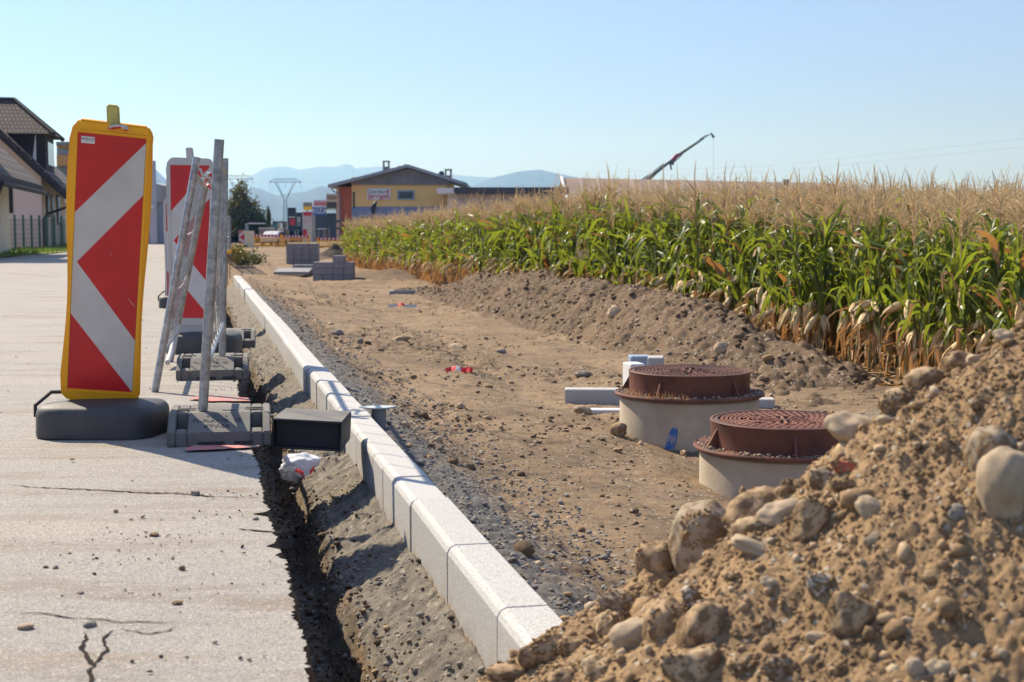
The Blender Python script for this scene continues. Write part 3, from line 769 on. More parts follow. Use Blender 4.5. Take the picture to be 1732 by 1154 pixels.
# px, py, width px, height px, roll (deg, clockwise tilt of long axis in view), kind, colour, label
heap_rocks = [
 (1192, 915, 95, 112, -60, 3, 2, "big grey topped cobble standing up on the left shoulder of the heap"),
 (1113, 960, 62, 84, 80, 1, 0, "rounded brown cobble left of the big grey topped one"),
 (1282, 868, 98, 72, 8, 4, 0, "earth covered rounded boulder in front of the nearer shaft"),
 (1322, 872, 76, 38, 5, 6, 3, "long smooth cobble lying flat in front of the nearer shaft"),
 (1272, 903, 62, 38, 8, 0, 1, "oval cobble wedged between two larger ones on the shoulder"),
 (1278, 930, 88, 22, -22, 7, 3, "thin pale slab stone leaning under the oval cobble"),
 (1378, 885, 62, 72, -30, 5, 0, "brown block half buried right of the long smooth cobble"),
 (1447, 730, 96, 46, -22, 6, 3, "long ochre boulder overhanging the rusty cover"),
 (1527, 688, 62, 42, 10, 2, 1, "angular tan stone under the loose oval one"),
 (1566, 648, 58, 40, 8, 0, 1, "loose oval stone with a dark shadow high on the heap edge"),
 (1625, 608, 54, 42, -20, 4, 0, "earthy boulder on the heap edge before the corn"),
 (1703, 572, 44, 22, -25, 6, 3, "smooth pale oblong cobble near the heap top"),
 (1712, 848, 84, 128, 75, 0, 3, "largest smooth egg shaped cobble at the right edge"),
 (1682, 770, 74, 82, -60, 3, 2, "rough brown cobble above the egg shaped one"),
 (1608, 765, 64, 34, -15, 7, 0, "long half buried stone left of the rough brown cobble"),
 (1437, 792, 52, 20, -12, 5, 5, "red broken brick piece on the heap edge"),
 (1398, 812, 48, 36, -10, 1, 2, "grey rounded stone just below the brick piece"),
 (1430, 826, 36, 24, -25, 8, 0, "small ochre stone below the brick piece"),
 (1474, 866, 50, 30, -40, 0, 3, "pale slanting pebble in the middle of the heap"),
 (1303, 988, 36, 18, -30, 6, 3, "orange tinted thin pebble below the big grey topped cobble"),
 (1394, 998, 56, 34, -22, 2, 6, "white angular quartz stone in the lower middle"),
 (1449, 1046, 82, 66, -32, 5, 0, "big brown angular stone with a dark hollow beside it"),
 (1484, 1072, 26, 22, 0, 8, 1, "small square stone right of the dark hollow"),
 (1384, 1080, 36, 20, -5, 1, 3, "pale flat pebble left of the big angular stone"),
 (1188, 1065, 66, 92, -60, 4, 0, "tall brown boulder leaning in the lower heap with dark flank"),
 (1130, 1068, 70, 92, -70, 3, 0, "earth smeared boulder left of the tall leaning one"),
 (1177, 1020, 34, 44, 60, 2, 6, "whitish shard between the two leaning boulders"),
 (1050, 1032, 72, 40, -18, 2, 2, "mottled grey stone at the left tip of the upper row"),
 (1030, 1060, 44, 50, -60, 6, 1, "smooth ochre cobble under the mottled grey stone"),
 (1075, 1085, 74, 50, 12, 0, 3, "pale pink stone crusted with earth, lower left"),
 (925, 1112, 70, 56, -5, 8, 0, "squarish cobble resting on the end of the kerb"),
 (972, 1098, 46, 38, 0, 1, 0, "crumbly stone beside the squarish cobble on the kerb"),
 (1022, 1136, 74, 42, -20, 6, 1, "smooth cobble cut by the bottom of the frame"),
 (960, 1148, 60, 34, 0, 4, 0, "low cobble at the bottom edge under the squarish one"),
 (1182, 1128, 100, 60, 10, 5, 1, "broad split stone with two peaks at the bottom edge"),
 (1258, 1130, 46, 34, 0, 3, 0, "rounded stone right of the split one"),
 (1325, 1138, 60, 36, -8, 2, 2, "grey tipped stone at the bottom middle of the heap"),
 (1588, 1135, 46, 30, -20, 6, 3, "bright pale stone at the bottom right"),
 (1553, 1142, 26, 44, 60, 0, 3, "slim pale stone just left of the bright one"),
 (1420, 1140, 40, 22, 0, 7, 0, "thin stone near the bottom, centre right"),
 (1630, 1050, 20, 28, 70, 9, 1, "small upright ochre pebble in the lower right"),
 (1540, 1052, 26, 18, 0, 1, 3, "round white pebble in the lower right"),
 (1620, 870, 30, 30, 40, 4, 4, "grey pebble left of the egg shaped cobble"),
 (1480, 915, 30, 22, 10, 8, 3, "pale crumbly pebble below the slanting one"),
 (1560, 560, 34, 18, -12, 7, 1, "flat stone lying on the heap crest") if False else (1655, 612, 40, 18, -12, 7, 3, "pale thin stone lit on the upper heap"),
 (1500, 712, 26, 18, 0, 3, 3, "small bright stone under the angular tan stone"),
 (1460, 690, 20, 14, 0, 1, 1, "small stone on the heap edge above the long ochre boulder"),
 (1340, 830, 30, 20, -20, 2, 1, "small stone at the heap edge touching the nearer shaft"),
 (1240, 980, 26, 20, -20, 3, 1, "small ochre pebble under the thin pale slab"),
 (1300, 1060, 26, 24, -20, 5, 1, "pebble in the crumbly hollow of the lower heap"),
 (1660, 690, 28, 20, -20, 8, 1, "dull stone on the smooth upper slope"),
 (1570, 640, 20, 12, 0, 6, 3, "pebble tucked behind the loose oval stone"),
 (1700, 1110, 24, 18, 20, 2, 3, "pebble in the bottom right corner"),
 (860, 1146, 70, 30, 0, 0, 0, "earthy clod where the heap spills over the kerb"),
]
heap_objs = []
for (px, py, w, h, roll, kind, c, lb) in heap_rocks:
    p = hit_pile(px, py); dd = p.y
    if p.z < -0.35: p = G(px, py, -0.05); dd = p.y
    a, b = w / 2 / F * dd, h / 2 / F * dd
    if abs(roll) > 45:   # long axis vertical in the view
        big, small = max(a, b), min(a, b)
        sc = (small * 1.25, (a + b) / 2 * 0.95, big * 1.28); ang = R(-math.copysign(90 - abs(roll), roll) * 0.9)
    else:
        sc = (a * 1.25, (a + b) / 2 * 0.95, b * 1.32); ang = R(-roll)
    q = Matrix.Rotation(ang, 4, 'Y') @ Matrix.Rotation(R((kind * 37) % 50 - 25), 4, 'Z')
    o = rock(p + Vector((0, sc[1] * 0.25, 0)), sc, q.to_euler(), kind, c, lb, "cobbles stuck in the near rubble heap")
    if c != 3: heap_objs.append((p + Vector((0, sc[1] * 0.25, 0)), sc, q.to_3x3(), kind, a * b))
def heap_pebbles():
    n = 17000
    x = rng.uniform(-0.5, 2.0, n); y = rng.uniform(1.3, 3.6, n)
    z = pile_z(x, y); k = (z > dirt(x, y, False) - 0.02)
    x, y, z = x[k], y[k], z[k]
    s = np.clip(rng.lognormal(-5.5, 0.62, len(x)), 0.0018, 0.03)
    P = np.stack([x, y, z + s * 0.15], -1)
    scatter_rocks("heap_pebbles", P, s, [ROCKC[0], ROCKC[1], ROCKC[3], HEAP, HEAP, HEAP, HEAP, HEAP, HEAP, HEAP, HEAP], "pebbles and crumbs covering the near rubble heap", "pebbles", 8, 0.35, 1.0)
heap_pebbles()
def heap_crumbs():
    n = 70000
    x = rng.uniform(-0.4, 1.7, n); y = rng.uniform(1.45, 3.3, n)
    z = pile_z(x, y); k = (z > dirt(x, y, False) - 0.02) & (fbm(x * 5, y * 5, 3, 180) + 0.35 * rng.uniform(-1, 1, n) > -0.05)
    x, y, z = x[k], y[k], z[k]
    P = np.stack([x, y, z], -1)
    for (loc, sc, rot, kind, area) in heap_objs:            # crumbs stuck on the cobbles
        V, _ = rock_geo(kind * 7 + 3, 4, 0.9 if kind % 3 == 2 else 0.15 + 0.1 * (kind % 3))
        W = (V * np.array(sc)) @ np.array(rot).T + np.array(loc)
        m_ = (n3(V * 1.6 + kind + loc[0], 7) + 0.12 * (W[:, 2] - loc[2]) / max(sc) > 0.12)
        W = W[m_]
        if len(W): P = np.concatenate([P, W[rng.integers(0, len(W), int(min(600, 60 + area * 60000)))] + rng.normal(0, 0.0012, (int(min(600, 60 + area * 60000)), 3))])
    x, y, z = P.T
    s = np.clip(rng.lognormal(-5.95, 0.38, len(x)), 0.0013, 0.007)
    scatter_rocks("heap_crumbs", np.stack([x, y, z + s * 0.3], -1), s, [HEAP, HEAP, HEAP, HEAP, HEAP], "fine crumbs of sandy earth on the near rubble heap", "crumbs", 9, 0.9, 1.0)
heap_crumbs()

# ------------------------------------------------------------------ long soil ridge before the corn
def ridge_x(Y): return 2.62 - 0.238 * (Y - 11.6)
def build_ridge():
    Yl = np.linspace(10.2, 30.5, 620)[:, None]
    tt = np.linspace(-1.35, 1.15, 170)[None, :]
    X = ridge_x(Yl) + tt + 0.12 * fbm(Yl * 0.6, Yl * 0, 3, 12); YY = np.broadcast_to(Yl, X.shape)
    hy = np.interp(Yl, [10.2, 11.2, 12.2, 13.2, 14.2, 15.7, 18, 22, 25, 27.5, 30.5], [-.06, .0, .22, .38, .50, .57, .60, .58, .42, .18, -.06])
    prof = np.clip(1 - np.abs(tt) / np.where(tt < 0, 0.98, 0.75), 0, 1)
    prof = np.where(prof > 0.75, 0.75 + (prof - 0.75) * (1 - (prof - 0.75) * 2), prof)
    Z = -0.50 + (hy + 0.02) * prof * 1.14 * (1 + 0.16 * fbm(YY * 0.9, tt * 1.5, 3, 15))
    ed = ss(0, 0.25, prof)
    Z = Z + ed * (0.09 * fbm(X * 2.4, YY * 1.4, 5, 41, 0.6) + 0.07 * clods(X, YY, 43, 0.20) + 0.045 * clods(X, YY, 44, 0.08)) - 0.03
    V = np.stack([X, YY, Z], -1).reshape(-1, 3)
    o = link("soil_ridge", fast_mesh("soil_ridge", V, grid_faces(*X.shape), mats=[TOPSOIL], smooth=True))
    tag(o, "long low ridge of brown topsoil heaped in front of the corn field", "earth mound")
    n = 6500
    i = rng.integers(0, len(V), n); s = np.clip(rng.lognormal(-4.2, 0.55, n), 0.006, 0.06)
    k = V[i, 2] > -0.46
    P = V[i][k] + np.stack([0 * s[k], 0 * s[k], s[k] * 0.1], -1)
    scatter_rocks("ridge_clods", P, s[k], [TOPSOIL, TOPSOIL, EARTH, TOPSOIL, ROCKC[2]], "clods and small stones on the topsoil ridge", "clods", 12, 0.5)
build_ridge()
def small_heap(px, py, w, h, m, label, seed):
    c = GD(px, py); n = 70
    g = np.linspace(-1.15, 1.15, n); A, B = np.meshgrid(g, g)
    r = np.sqrt(A ** 2 + B ** 2)
    Z = h * np.clip(1 - r, -0.1, 1) ** 1.0 * (1 + 0.35 * fbm(A * 2, B * 2, 3, seed)) + 0.10 * h * clods(A, B, seed, 0.3) * (r < 1) 
    Z = np.where(r > 1.05, -0.1, Z)
    V = np.stack([A * w, B * w, Z - 0.02], -1).reshape(-1, 3)
    o = link("soil_heap", fast_mesh("soil_heap", V, grid_faces(n, n), mats=[m], smooth=True)); o.location = c
    tag(o, label, "earth heap")
small_heap(566, 436, 0.95, 0.50, DARKSOIL, "dark heap of soil behind the stacked kerb blocks beside the corn", 5)
small_heap(668, 470, 1.7, 0.22, TOPSOIL, "low brown bank of soil at the corner of the corn field", 9)
small_heap(525, 440, 1.3, 0.25, TOPSOIL, "low spread of earth behind the left block stack", 19)
# individual stones on the earth strip
strip_stones = [(1046, 737, 16, 14, 0, "rounded block stone at the foot of the farther shaft"), (1346, 638, 16, 18, 2, "pale boulder at the toe of the topsoil ridge"),
 (1040, 528, 16, 12, 3, "large pale flat stone in the side of the ridge"), (1222, 588, 14, 14, 3, "pale rounded stone high on the near end of the ridge"),
 (572, 568, 11, 8, 4, "dark pointed stone on the strip near the kerb"), (610, 582, 7, 8, 4, "upright dark stone right of the pointed one"),
 (676, 577, 16, 6, 2, "flat clod in the middle of the earth strip"), (603, 592, 9, 5, 2, "flat stone below the upright dark one"),
 (1157, 771, 8, 8, 1, "small round stone in the shade of the farther shaft"), (985, 703, 16, 11, 2, "square broken stone left of the farther shaft"),
 (848, 598, 8, 6, 4, "dark stone on the strip above the red plastic"), (770, 592, 22, 6, 2, "long flat clod beyond the red plastic"),
 (1045, 764, 9, 5, 0, "flat brown stone below the farther shaft"), (985, 636, 14, 7, 4, "grey stone behind the granite block"),
 (1480, 650, 13, 9, 2, "grey boulder at the corn edge beside the heap"), (1390, 645, 9, 8, 3, "pale stone between ridge and heap"),
 (945, 884, 6, 4, 3, "small pale stone in the middle of the near strip"), (730, 496, 6, 6, 3, "pale stone at the far end of the ridge")]
for i, (px, py, w, h, c, lb) in enumerate(strip_stones):
    p = GD(px, py)
    if "ridge" in lb and ("side" in lb or "high" in lb):
        bpy.context.view_layer.update(); rg = bpy.data.objects["soil_ridge"]
        ok, hp, hn, hi = rg.ray_cast(Vector((0, 0, CAMH)), ray(px, py).normalized())
        if ok: p = hp + Vector((0, 0.0, -h / F * hp.y * 0.75))
    a, b = w / F * p.y, h / F * p.y
    rock(p + Vector((0, 0, b * 0.5)), (a, a * 0.8, b), (0, 0.15 * (i % 3 - 1), i), i % 9, c, lb, "larger stones on the earth strip", "stone", "stone")

# ------------------------------------------------------------------ manhole shafts
def manhole(loc, zb, label, name, seed, blue=False):
    t = empty("manhole_shaft", loc, seed * 0.7, label, "manhole")
    H0 = zb - loc[2]
    rc = 0.40
    n = 96
    mb = MB(); mb.lathe([(rc - 0.09, H0 - 0.1), (rc - 0.003, H0 - 0.1), (rc, H0), (rc, -0.155), (rc - 0.012, -0.143), (rc - 0.1, -0.143)], n)
    mb.build("concrete_ring", CONCRETE, t, smooth=True)
    mb = MB(); mb.lathe([(0.30, -0.142), (0.426, -0.140), (0.431, -0.134), (0.431, -0.128), (0.425, -0.120), (0.417, -0.124), (0.30, -0.126)], n)
    mb.build("flange", RUST, t, smooth=True)
    mb = MB(); mb.lathe([(0.345, -0.126), (0.348, -0.012), (0.352, -0.004), (0.349, 0.0), (0.338, 0.0), (0.336, -0.012), (0.334, -0.03)], n)
    for k in range(5):                      # triangular stiffening ribs on the collar
        a = k * math.pi * 2 / 5 + 0.2; ca, sa = math.cos(a), math.sin(a)
        r1, r2 = 0.346, 0.400; w = 0.005
        q = Vector((-sa * w, ca * w, 0))
        P = [Vector((ca * r1, sa * r1, -0.126)), Vector((ca * r2, sa * r2, -0.126)), Vector((ca * r1, sa * r1, -0.03))]
        mb.add([p - q for p in P] + [p + q for p in P], [(0, 1, 2), (5, 4, 3), (0, 3, 4, 1), (1, 4, 5, 2), (2, 5, 3, 0)])
    mb.build("frame_collar", RUST, t, smooth=True)
    mb = MB(); mb.lathe([(0.0005, -0.016), (0.325, -0.016), (0.330, -0.018), (0.333, -0.004), (0.325, -0.001), (0.315, -0.001), (0.313, -0.010), (0.30, -0.011)], n)
    rr = random.Random(seed)
    ring = 0.295; k = 0                      # raised bars in broken rings
    while ring > 0.13:
        nb = int(2 * math.pi * ring / 0.038)
        for i in range(nb):
            a = (i + 0.5 * (k % 2)) * 2 * math.pi / nb; da = 0.36 * 2 * math.pi / nb
            if min(abs((a - s_ + math.pi) % (2 * math.pi) - math.pi) for s_ in [j * math.pi / 4 for j in range(8)]) < 0.05 and ring < 0.2: continue
            mb.lathe([(ring - 0.007, -0.0155), (ring - 0.0062, -0.001), (ring + 0.0062, -0.001), (ring + 0.007, -0.0155)], 2, 1, a - da, a + da)
            for sgn in (-1, 1):
                aa = a + sgn * da
                ca, sa = math.cos(aa), math.sin(aa)
                mb.add([(ca * (ring - .007), sa * (ring - .007), -.0155), (ca * (ring + .007), sa * (ring + .007), -.0155), (ca * (ring + .0055), sa * (ring + .0055), -.001), (ca * (ring - .0055), sa * (ring - .0055), -.001)], [(0, 1, 2, 3)])
        ring -= 0.0205; k += 1
    for i in range(16):                      # spokes round the hub
        a = i * math.pi / 8
        M_ = Matrix.Rotation(a, 3, 'Z')
        r0, r1 = (0.03, 0.135) if i % 2 == 0 else (0.075, 0.13)
        mb.box(M_ @ Vector(((r0 + r1) / 2, 0, -0.0085)), (r1 - r0, 0.011, 0.015), 1, M_)
    mb.lathe([(0.0005, -0.001), (0.022, -0.001), (0.024, -0.0155)], 24)
    mb.build("cover", [RUST_GAP, RUST2 if seed == 1 else RUST], t)
    for i in range(4):                       # dark vent slots
        a = i * math.pi / 2 + 0.785 / 2
        M_ = Matrix.Rotation(a, 3, 'Z')
        MB().box(M_ @ Vector((0.105, 0, -0.0145)), (0.05, 0.028, 0.0025), 0, M_, 0.8).build("vent_slot", BLACK, t)
    if blue:
        b = MB(); vs = []
        for k in range(7):
            f = k / 6; a0 = R(-128 + blue) + 0.10 * f; w = 0.055 + 0.012 * math.sin(f * 3.1); z = H0 + 0.05 + 0.17 * f
            if k == 0 or k == 6: w *= 0.6
            for s_ in (-1, 1):
                a = a0 + s_ * w
                vs.append((0.4035 * math.cos(a), 0.4035 * math.sin(a), z))
        b.add(vs, [(2 * i, 2 * i + 1, 2 * i + 3, 2 * i + 2) for i in range(6)])
        o = b.build("blue_paint_mark", PAINTBLUE, t)
        o.rotation_euler = (0, 0, -seed * 0.7)
    # grit lying on the flange
    m = 420; a = rng.uniform(0, 6.28, m); r = rng.uniform(0.355, 0.425, m); s = np.clip(rng.lognormal(-5.2, 0.45, m), 0.003, 0.016)
    P = np.stack([loc[0] + r * np.cos(a), loc[1] + r * np.sin(a), np.full(m, loc[2] - 0.124) + s * 0.4], -1)
    g = scatter_rocks("flange_grit", P, s, [ROCKC[2], ROCKC[3], ROCKC[4]], "grit lying on the rusty flange of the " + name, "grit", seed + 20, 0.8)
    return t
# shaft tops from their picture size: cover about 0.70 m wide
c2 = D(1326, 709, 6.75); c1 = D(1166, 626, 8.15)
manhole(c2, -0.58, "nearer manhole shaft with orange rusty cover, partly behind the rubble heap", "nearer shaft", 1)
manhole(c1, -0.50, "farther manhole shaft with brown rusty cover and a blue paint mark", "farther shaft", 2, blue=14)
def vcorn_weeds():
    mb = MB(); rr = random.Random(5)
    for k in range(70):
        a = rr.uniform(R(200), R(262)); r = rr.uniform(0.37, 0.43)
        p = c1 + Vector((r * math.cos(a), r * math.sin(a), -0.125)); h = rr.uniform(0.015, 0.05); w = 0.0025
        d = Vector((rr.uniform(-.02, .02), rr.uniform(-.02, .02), h))
        mb.add([p - Vector((w, 0, 0)), p + Vector((w, 0, 0)), p + d], [(0, 1, 2)])
    o = mb.build("dry_weed_tuft", DEAD); tag(o, "dry weeds growing on the flange of the farther shaft", "weeds", kind="stuff")
vcorn_weeds()

# ------------------------------------------------------------------ granite blocks round the shafts
def block(p0, size, rz, label, group, m=GRANITE, name="stone_block", cat="stone block", tilt=0, bev=0.006):
    o = MB().box((0, 0, size[2] / 2), size).build(name, m, bevel=bev, seg=1)
    o.location = p0; o.rotation_euler = (tilt, 0, rz)
    return tag(o, label, cat, group)
GR = "granite blocks lying by the manhole shafts"
pb = GD(1003, 682); block(pb - Vector((0, 0, .02)), (0.40, 0.14, 0.125), R(-3), "long granite block lying left of the farther shaft", GR)
pb2 = GD(1010, 696); block(pb2 + Vector((0.02, -0.06, -0.01)), (0.34, 0.10, 0.035), R(-2), "thin white stone strip in front of the long granite block", GR, m=mat("pale_strip", (0.6, 0.6, 0.6), rough=0.6), name="stone_strip", cat="stone strip")
pb3 = GD(1290, 690); block(pb3, (0.16, 0.13, 0.07), R(-4), "small granite block between the two shafts", GR)
def top_block(px0, px1, pyt, Y, dep, rz, label, m):
    a, b = D(px0, pyt, Y), D(px1, pyt, Y); zb = dz((a.x + b.x) / 2, Y) - 0.01
    return block(Vector(((a.x + b.x) / 2, Y + dep / 2, zb)), (b.x - a.x, dep, a.z - zb), rz, label, GR, m=m)
top_block(1066, 1101, 603, 9.25, 0.14, R(4), "blue grey block standing behind the farther cover, left one", mat("blue_grey_block", (0.24, 0.30, 0.40), rough=0.8))
top_block(1098, 1125, 605, 9.0, 0.16, R(-8), "broken white block end behind the farther cover", GRANITE)
top_block(1061, 1087, 616, 8.75, 0.16, R(14), "white capped block touching the farther cover", mat("white_block", (0.62, 0.62, 0.60), (0.5, 0.5, 0.48), rough=0.8))

# ------------------------------------------------------------------ stacks of kerb blocks farther away
STK = mat("grey_stack_block", (0.34, 0.325, 0.32), (0.26, 0.25, 0.255), rough=0.9, scale=9, grain=70)
def stack(px0, py, label, layout, bw, bh, bd, rz, yadd=0, m=STK):
    p = GD(px0, py); p.y += yadd
    M_ = Matrix.Rotation(rz, 3, 'Z')
    for (ix, iz, iy, w) in layout:
        o = MB().box((w * bw / 2, 0, bh / 2), (w * bw - 0.008, bd - 0.008, bh - 0.006)).build("paving_block", m, bevel=0.006, seg=1)
        o.location = p + M_ @ Vector((ix * bw, iy * bd, iz * bh)); o.rotation_euler = (0, 0, rz + random.uniform(-0.012, 0.012))
        tag(o, label, "paving block", label + " (stack)")
kk = GD(531, 475).y / F
stack(531, 475, "grey kerb block in the right hand stack standing on the earth", [(0, 0, 0, 1), (1, 0, 0, 1), (2, 0, 0, 1), (3, 0, 0, 1), (0, 1, 0, 2), (2, 1, 0, 1), (3, 1, 0, 1), (0, 2, 0, 2), (2, 2, 0, 1.1), (3.1, 2, 0, 0.9), (1.95, 3, 0, 1.15)],
      17.2 * kk, 12.4 * kk * 0.86, 0.35, R(-2))
kk = GD(486, 448).y / F
stack(486, 448, "grey kerb block in the left hand stack behind the slab", [(i, j, 0, 1) for i in range(4) for j in range(3)] + [(0, 3, 0, 4)], 13.4 * kk, 9.0 * kk, 0.4, R(-2))
ps = GD(494, 466)
kk = ps.y / F
o = MB().box((0, 0, 0.06), (60 * kk, 0.55, 0.07)).build("concrete_slab", STK, bevel=0.006, seg=1)
o.location = ps + Vector((0, 0.2, 0.04)); o.rotation_euler = (R(9), 0, R(-2)); tag(o, "single pale concrete slab leaning before the left hand stack", "slab")
o = MB().box((0, 0, 0.13), (52 * kk, 0.35, 0.24)).build("kerb_beam", STK, bevel=0.006, seg=1)
o.location = ps + Vector((0.32, 0.75, 0)); o.rotation_euler = (0, 0, R(-2)); tag(o, "long concrete kerb beam lying behind the pale slab", "concrete beam")
# flat gully cover on the earth
pm = GD(684, 497)
t = empty("gully_frame", pm, 0.1, "low square concrete gully frame sunk in the earth near the ridge end", "gully")
MB().box((0, 0, 0.03), (0.62, 0.5, 0.07), top=0.94).build("frame", STK, t, bevel=0.006)
MB().box((0, 0, 0.068), (0.42, 0.32, 0.012)).build("opening", BLACK, t)

# ------------------------------------------------------------------ guide beacons
def beacon(O, u, r, foot_c, foot_rz, frame_m, lug_m, label, flabel, sticker, fw=0.30, wob=0.006):
    u = u.normalized(); r = (r - u * r.dot(u)).normalized(); nrm = r.cross(u).normalized()      # nrm points away from viewer or to; make it face viewer
    if nrm.y > 0: nrm = -nrm
    M_ = Matrix((( r.x, u.x, nrm.x, O.x), (r.y, u.y, nrm.y, O.y), (r.z, u.z, nrm.z, O.z), (0, 0, 0, 1)))
    t = empty("guide_beacon", foot_c, 0, label, "guide beacon", "red and white guide beacons along the cut edge")
    Mi = Matrix.Translation(-Vector(foot_c)) @ M_
    W, Hh = 0.25, (1.035 if sticker else 1.0)
    # frame outline, slightly warped plastic
    out = []
    xs = W / 2 + 0.026
    L_ = [(-xs + 0.028, Hh + 0.05), (-xs + 0.004, Hh + 0.018), (-xs - 0.006, Hh - 0.03)]
    for k in range(14):
        v = Hh - 0.06 - k * (Hh - 0.04) / 13
        L_.append((-xs - wob * 1.6 * math.sin(k * 0.52 + 0.6) * (1 if k < 13 else 0), v))
    L_ += [(-xs + 0.003, -0.03), (-xs + 0.03, -0.055)]
    Rr = [(xs - 0.03, -0.055), (xs - 0.003, -0.03)]
    for k in range(14):
        v = -0.02 + k * (Hh - 0.0) / 13
        Rr.append((xs + wob * 0.9 * math.sin(k * 0.6 + 2), v))
    Rr += [(xs, Hh + 0.012), (xs - 0.022, Hh + 0.046)]
    poly = L_ + Rr
    mb = MB(); mb.prism(poly, -0.034, -0.002, Mi)
    mb.build("frame", frame_m, t, smooth=False, bevel=0.007)
    # raised rim between edge and sheet
    rim = MB(); e = W / 2 + 0.006
    for (a, b, c, d) in ((-e - 0.006, -0.012, -e + 0.004, Hh + 0.012), (e - 0.004, -0.012, e + 0.006, Hh + 0.012)):
        rim.prism([(a, b), (c, b), (c, d), (a, d)], -0.004, 0.003, Mi)
    for (b, d) in ((-0.012, -0.004), (Hh + 0.004, Hh + 0.012)):
        rim.prism([(-e + 0.004, b), (e - 0.004, b), (e - 0.004, d), (-e + 0.004, d)], -0.004, 0.003, Mi)
    rim.build("rim", frame_m, t)
    # sheet: white and red fields side by side in one plane
    def q(x, v): return Mi @ Vector((-W / 2 + x * W, Hh * (1 - v), 0.0))
    sh = MB()
    sh.add([q(0, 0), q(1, 0), q(1, .015), q(0, .30)], [(0, 1, 2, 3)], 1)
    sh.add([q(0, .30), q(1, .015), q(1, .213), q(.06, .49), q(0, .49)], [(0, 1, 2, 3, 4)], 0)
    sh.add([q(.06, .49), q(1, .213), q(1, .787)], [(0, 1, 2)], 1)
    sh.add([q(0, .49), q(.06, .49), q(1, .787), q(1, 1), q(0, .695)], [(0, 1, 2, 3, 4)], 0)
    sh.add([q(0, .695), q(1, 1), q(0, 1)], [(0, 1, 2)], 1)
    sh.build("chevron_sheet", [WHITE, RED], t)
    # lamp lug on top
    lg = MB(); Mu = Mi
    lg.prism([(-0.022, Hh + 0.03), (0.026, Hh + 0.03), (0.018, Hh + 0.115), (-0.028, Hh + 0.115)], -0.030, -0.004, Mu)
    lg.build("lamp_bracket", lug_m, t, bevel=0.006)
    if sticker:
        s = MB(); a = 0.05; s.prism([(-W / 2 + .012, Hh - .012), (-W / 2 + .012 + a, Hh - .012), (-W / 2 + .012 + a, Hh - .038), (-W / 2 + .012, Hh - .038)], 0.0005, 0.0012, Mi)
        so = s.build("sticker", PURE, t)
        text_obj("sticker_lettering", "HOLLO", 0.0145, Mi @ Matrix.Translation((-W / 2 + .037, Hh - .022, 0.0016)), BLACK, so)
        text_obj("sticker_lettering", "-- --- --- -- --", 0.005, Mi @ Matrix.Translation((-W / 2 + .037, Hh - .033, 0.0016)), BLACK, so)
        tw = MB(); c = Vector((0.02, Hh + 0.035, -0.006))
        for i in range(5):
            aa = i * 1.25
            tw.tube([Mi @ (c + Vector((0.034 * math.cos(aa + s_ * .8), 0.008 * math.sin(aa * 2 + s_), 0.018 * math.sin(aa + s_ * .8)))) for s_ in range(5)], 0.0055, 6, i % 2)
        tw.build("tape_knot", [WHITE, RED], t)
        # small scratches on the sheet
        sc = MB()
        for (x0, v0, x1, v1) in ((.42, .345, .62, .275), (.40, .355, .46, .335), (.86, .62, .97, .65), (.36, .62, .55, .70), (.55, .44, .58, .46)):
            a_, b_ = q(x0, v0), q(x1, v1); z = M_.to_3x3() @ Vector((0, 0, 0.0008)); w_ = (M_.to_3x3() @ Vector((0, 0.0012, 0)))
            sc.add([a_ - w_ + z, b_ - w_ + z, b_ + w_ + z, a_ + w_ + z], [(0, 1, 2, 3)])
        sc.build("scratch", WHITE, t)
    else:
        sl = MB(); sl.prism([(-0.12, -0.05), (0.12, -0.05), (0.10, -0.12), (-0.10, -0.12)], -0.024, -0.01, Mi)
        sl.build("stem", frame_m, t)
    # rubber foot: rounded slab
    fa, fb = (0.240, 0.19) if sticker else (0.235, 0.20)
    def se(sx, sy, n=44, p=4.2):
        o = []
        for k in range(n):
            a = 2 * math.pi * k / n; c, s_ = math.cos(a), math.sin(a)
            o.append((math.copysign(abs(c) ** (2 / p), c) * sx, math.copysign(abs(s_) ** (2 / p), s_) * sy))
        return o
    levels = [(1.0, 0.0), (1.005, 0.01), (1.0, 0.085), (0.985, 0.102), (0.95, 0.114), (0.90, 0.122), (0.4, 0.136)]
    fm = MB(); n = 44; b = 0
    Mr = Matrix.Rotation(foot_rz, 3, 'Z'); vs = []
    for (s_, z) in levels:
        for (x, y) in se(fa * s_, fb * s_): vs.append(Mr @ Vector((x, y, z)))
    fs = [(i * n + k, i * n + (k + 1) % n, (i + 1) * n + (k + 1) % n, (i + 1) * n + k) for i in range(len(levels) - 1) for k in range(n)]
    fs.append(tuple((len(levels) - 1) * n + k for k in range(n)))
    fm.add(vs, fs)
    fo = fm.build("foot", RUBBER, t, smooth=True)
    hd = MB(); hd.tube([Mr @ Vector(p) for p in ((-fa * 1.0, -0.10, 0.075), (-fa * 1.0 - .004, -0.09, 0.12), (-fa * .86, -0.02, 0.165), (-fa * .55, 0.0, 0.165))], 0.008, 8)
    hd.build("carry_handle", BLACKRUB, fo)
    return t
Ob = D(169, 660, 5.66); Ot = D(190, 232, 5.42); ub = (Ot - Ob)
beacon(Ob, ub, Vector((1, 0.198, -0.07)), (D(163, 745, 5.55).x, 5.66, 0), R(-4), YELLOW, OLDYEL,
       "yellow framed beacon with red and white chevrons nearest the camera", "", True)
O2 = D(324, 538, 9.35); T2 = D(321, 280, 9.3)
beacon(O2, T2 - O2, Vector((1, 0.05, 0.0)), (D(337, 600, 9.25).x, 9.42, 0), 0, WHITEPL, WHITEPL, "white framed red and white beacon behind the steel barriers", "", False, wob=0.003)
O3 = D(304, 508, 14.6); T3 = D(301, 345, 14.6)
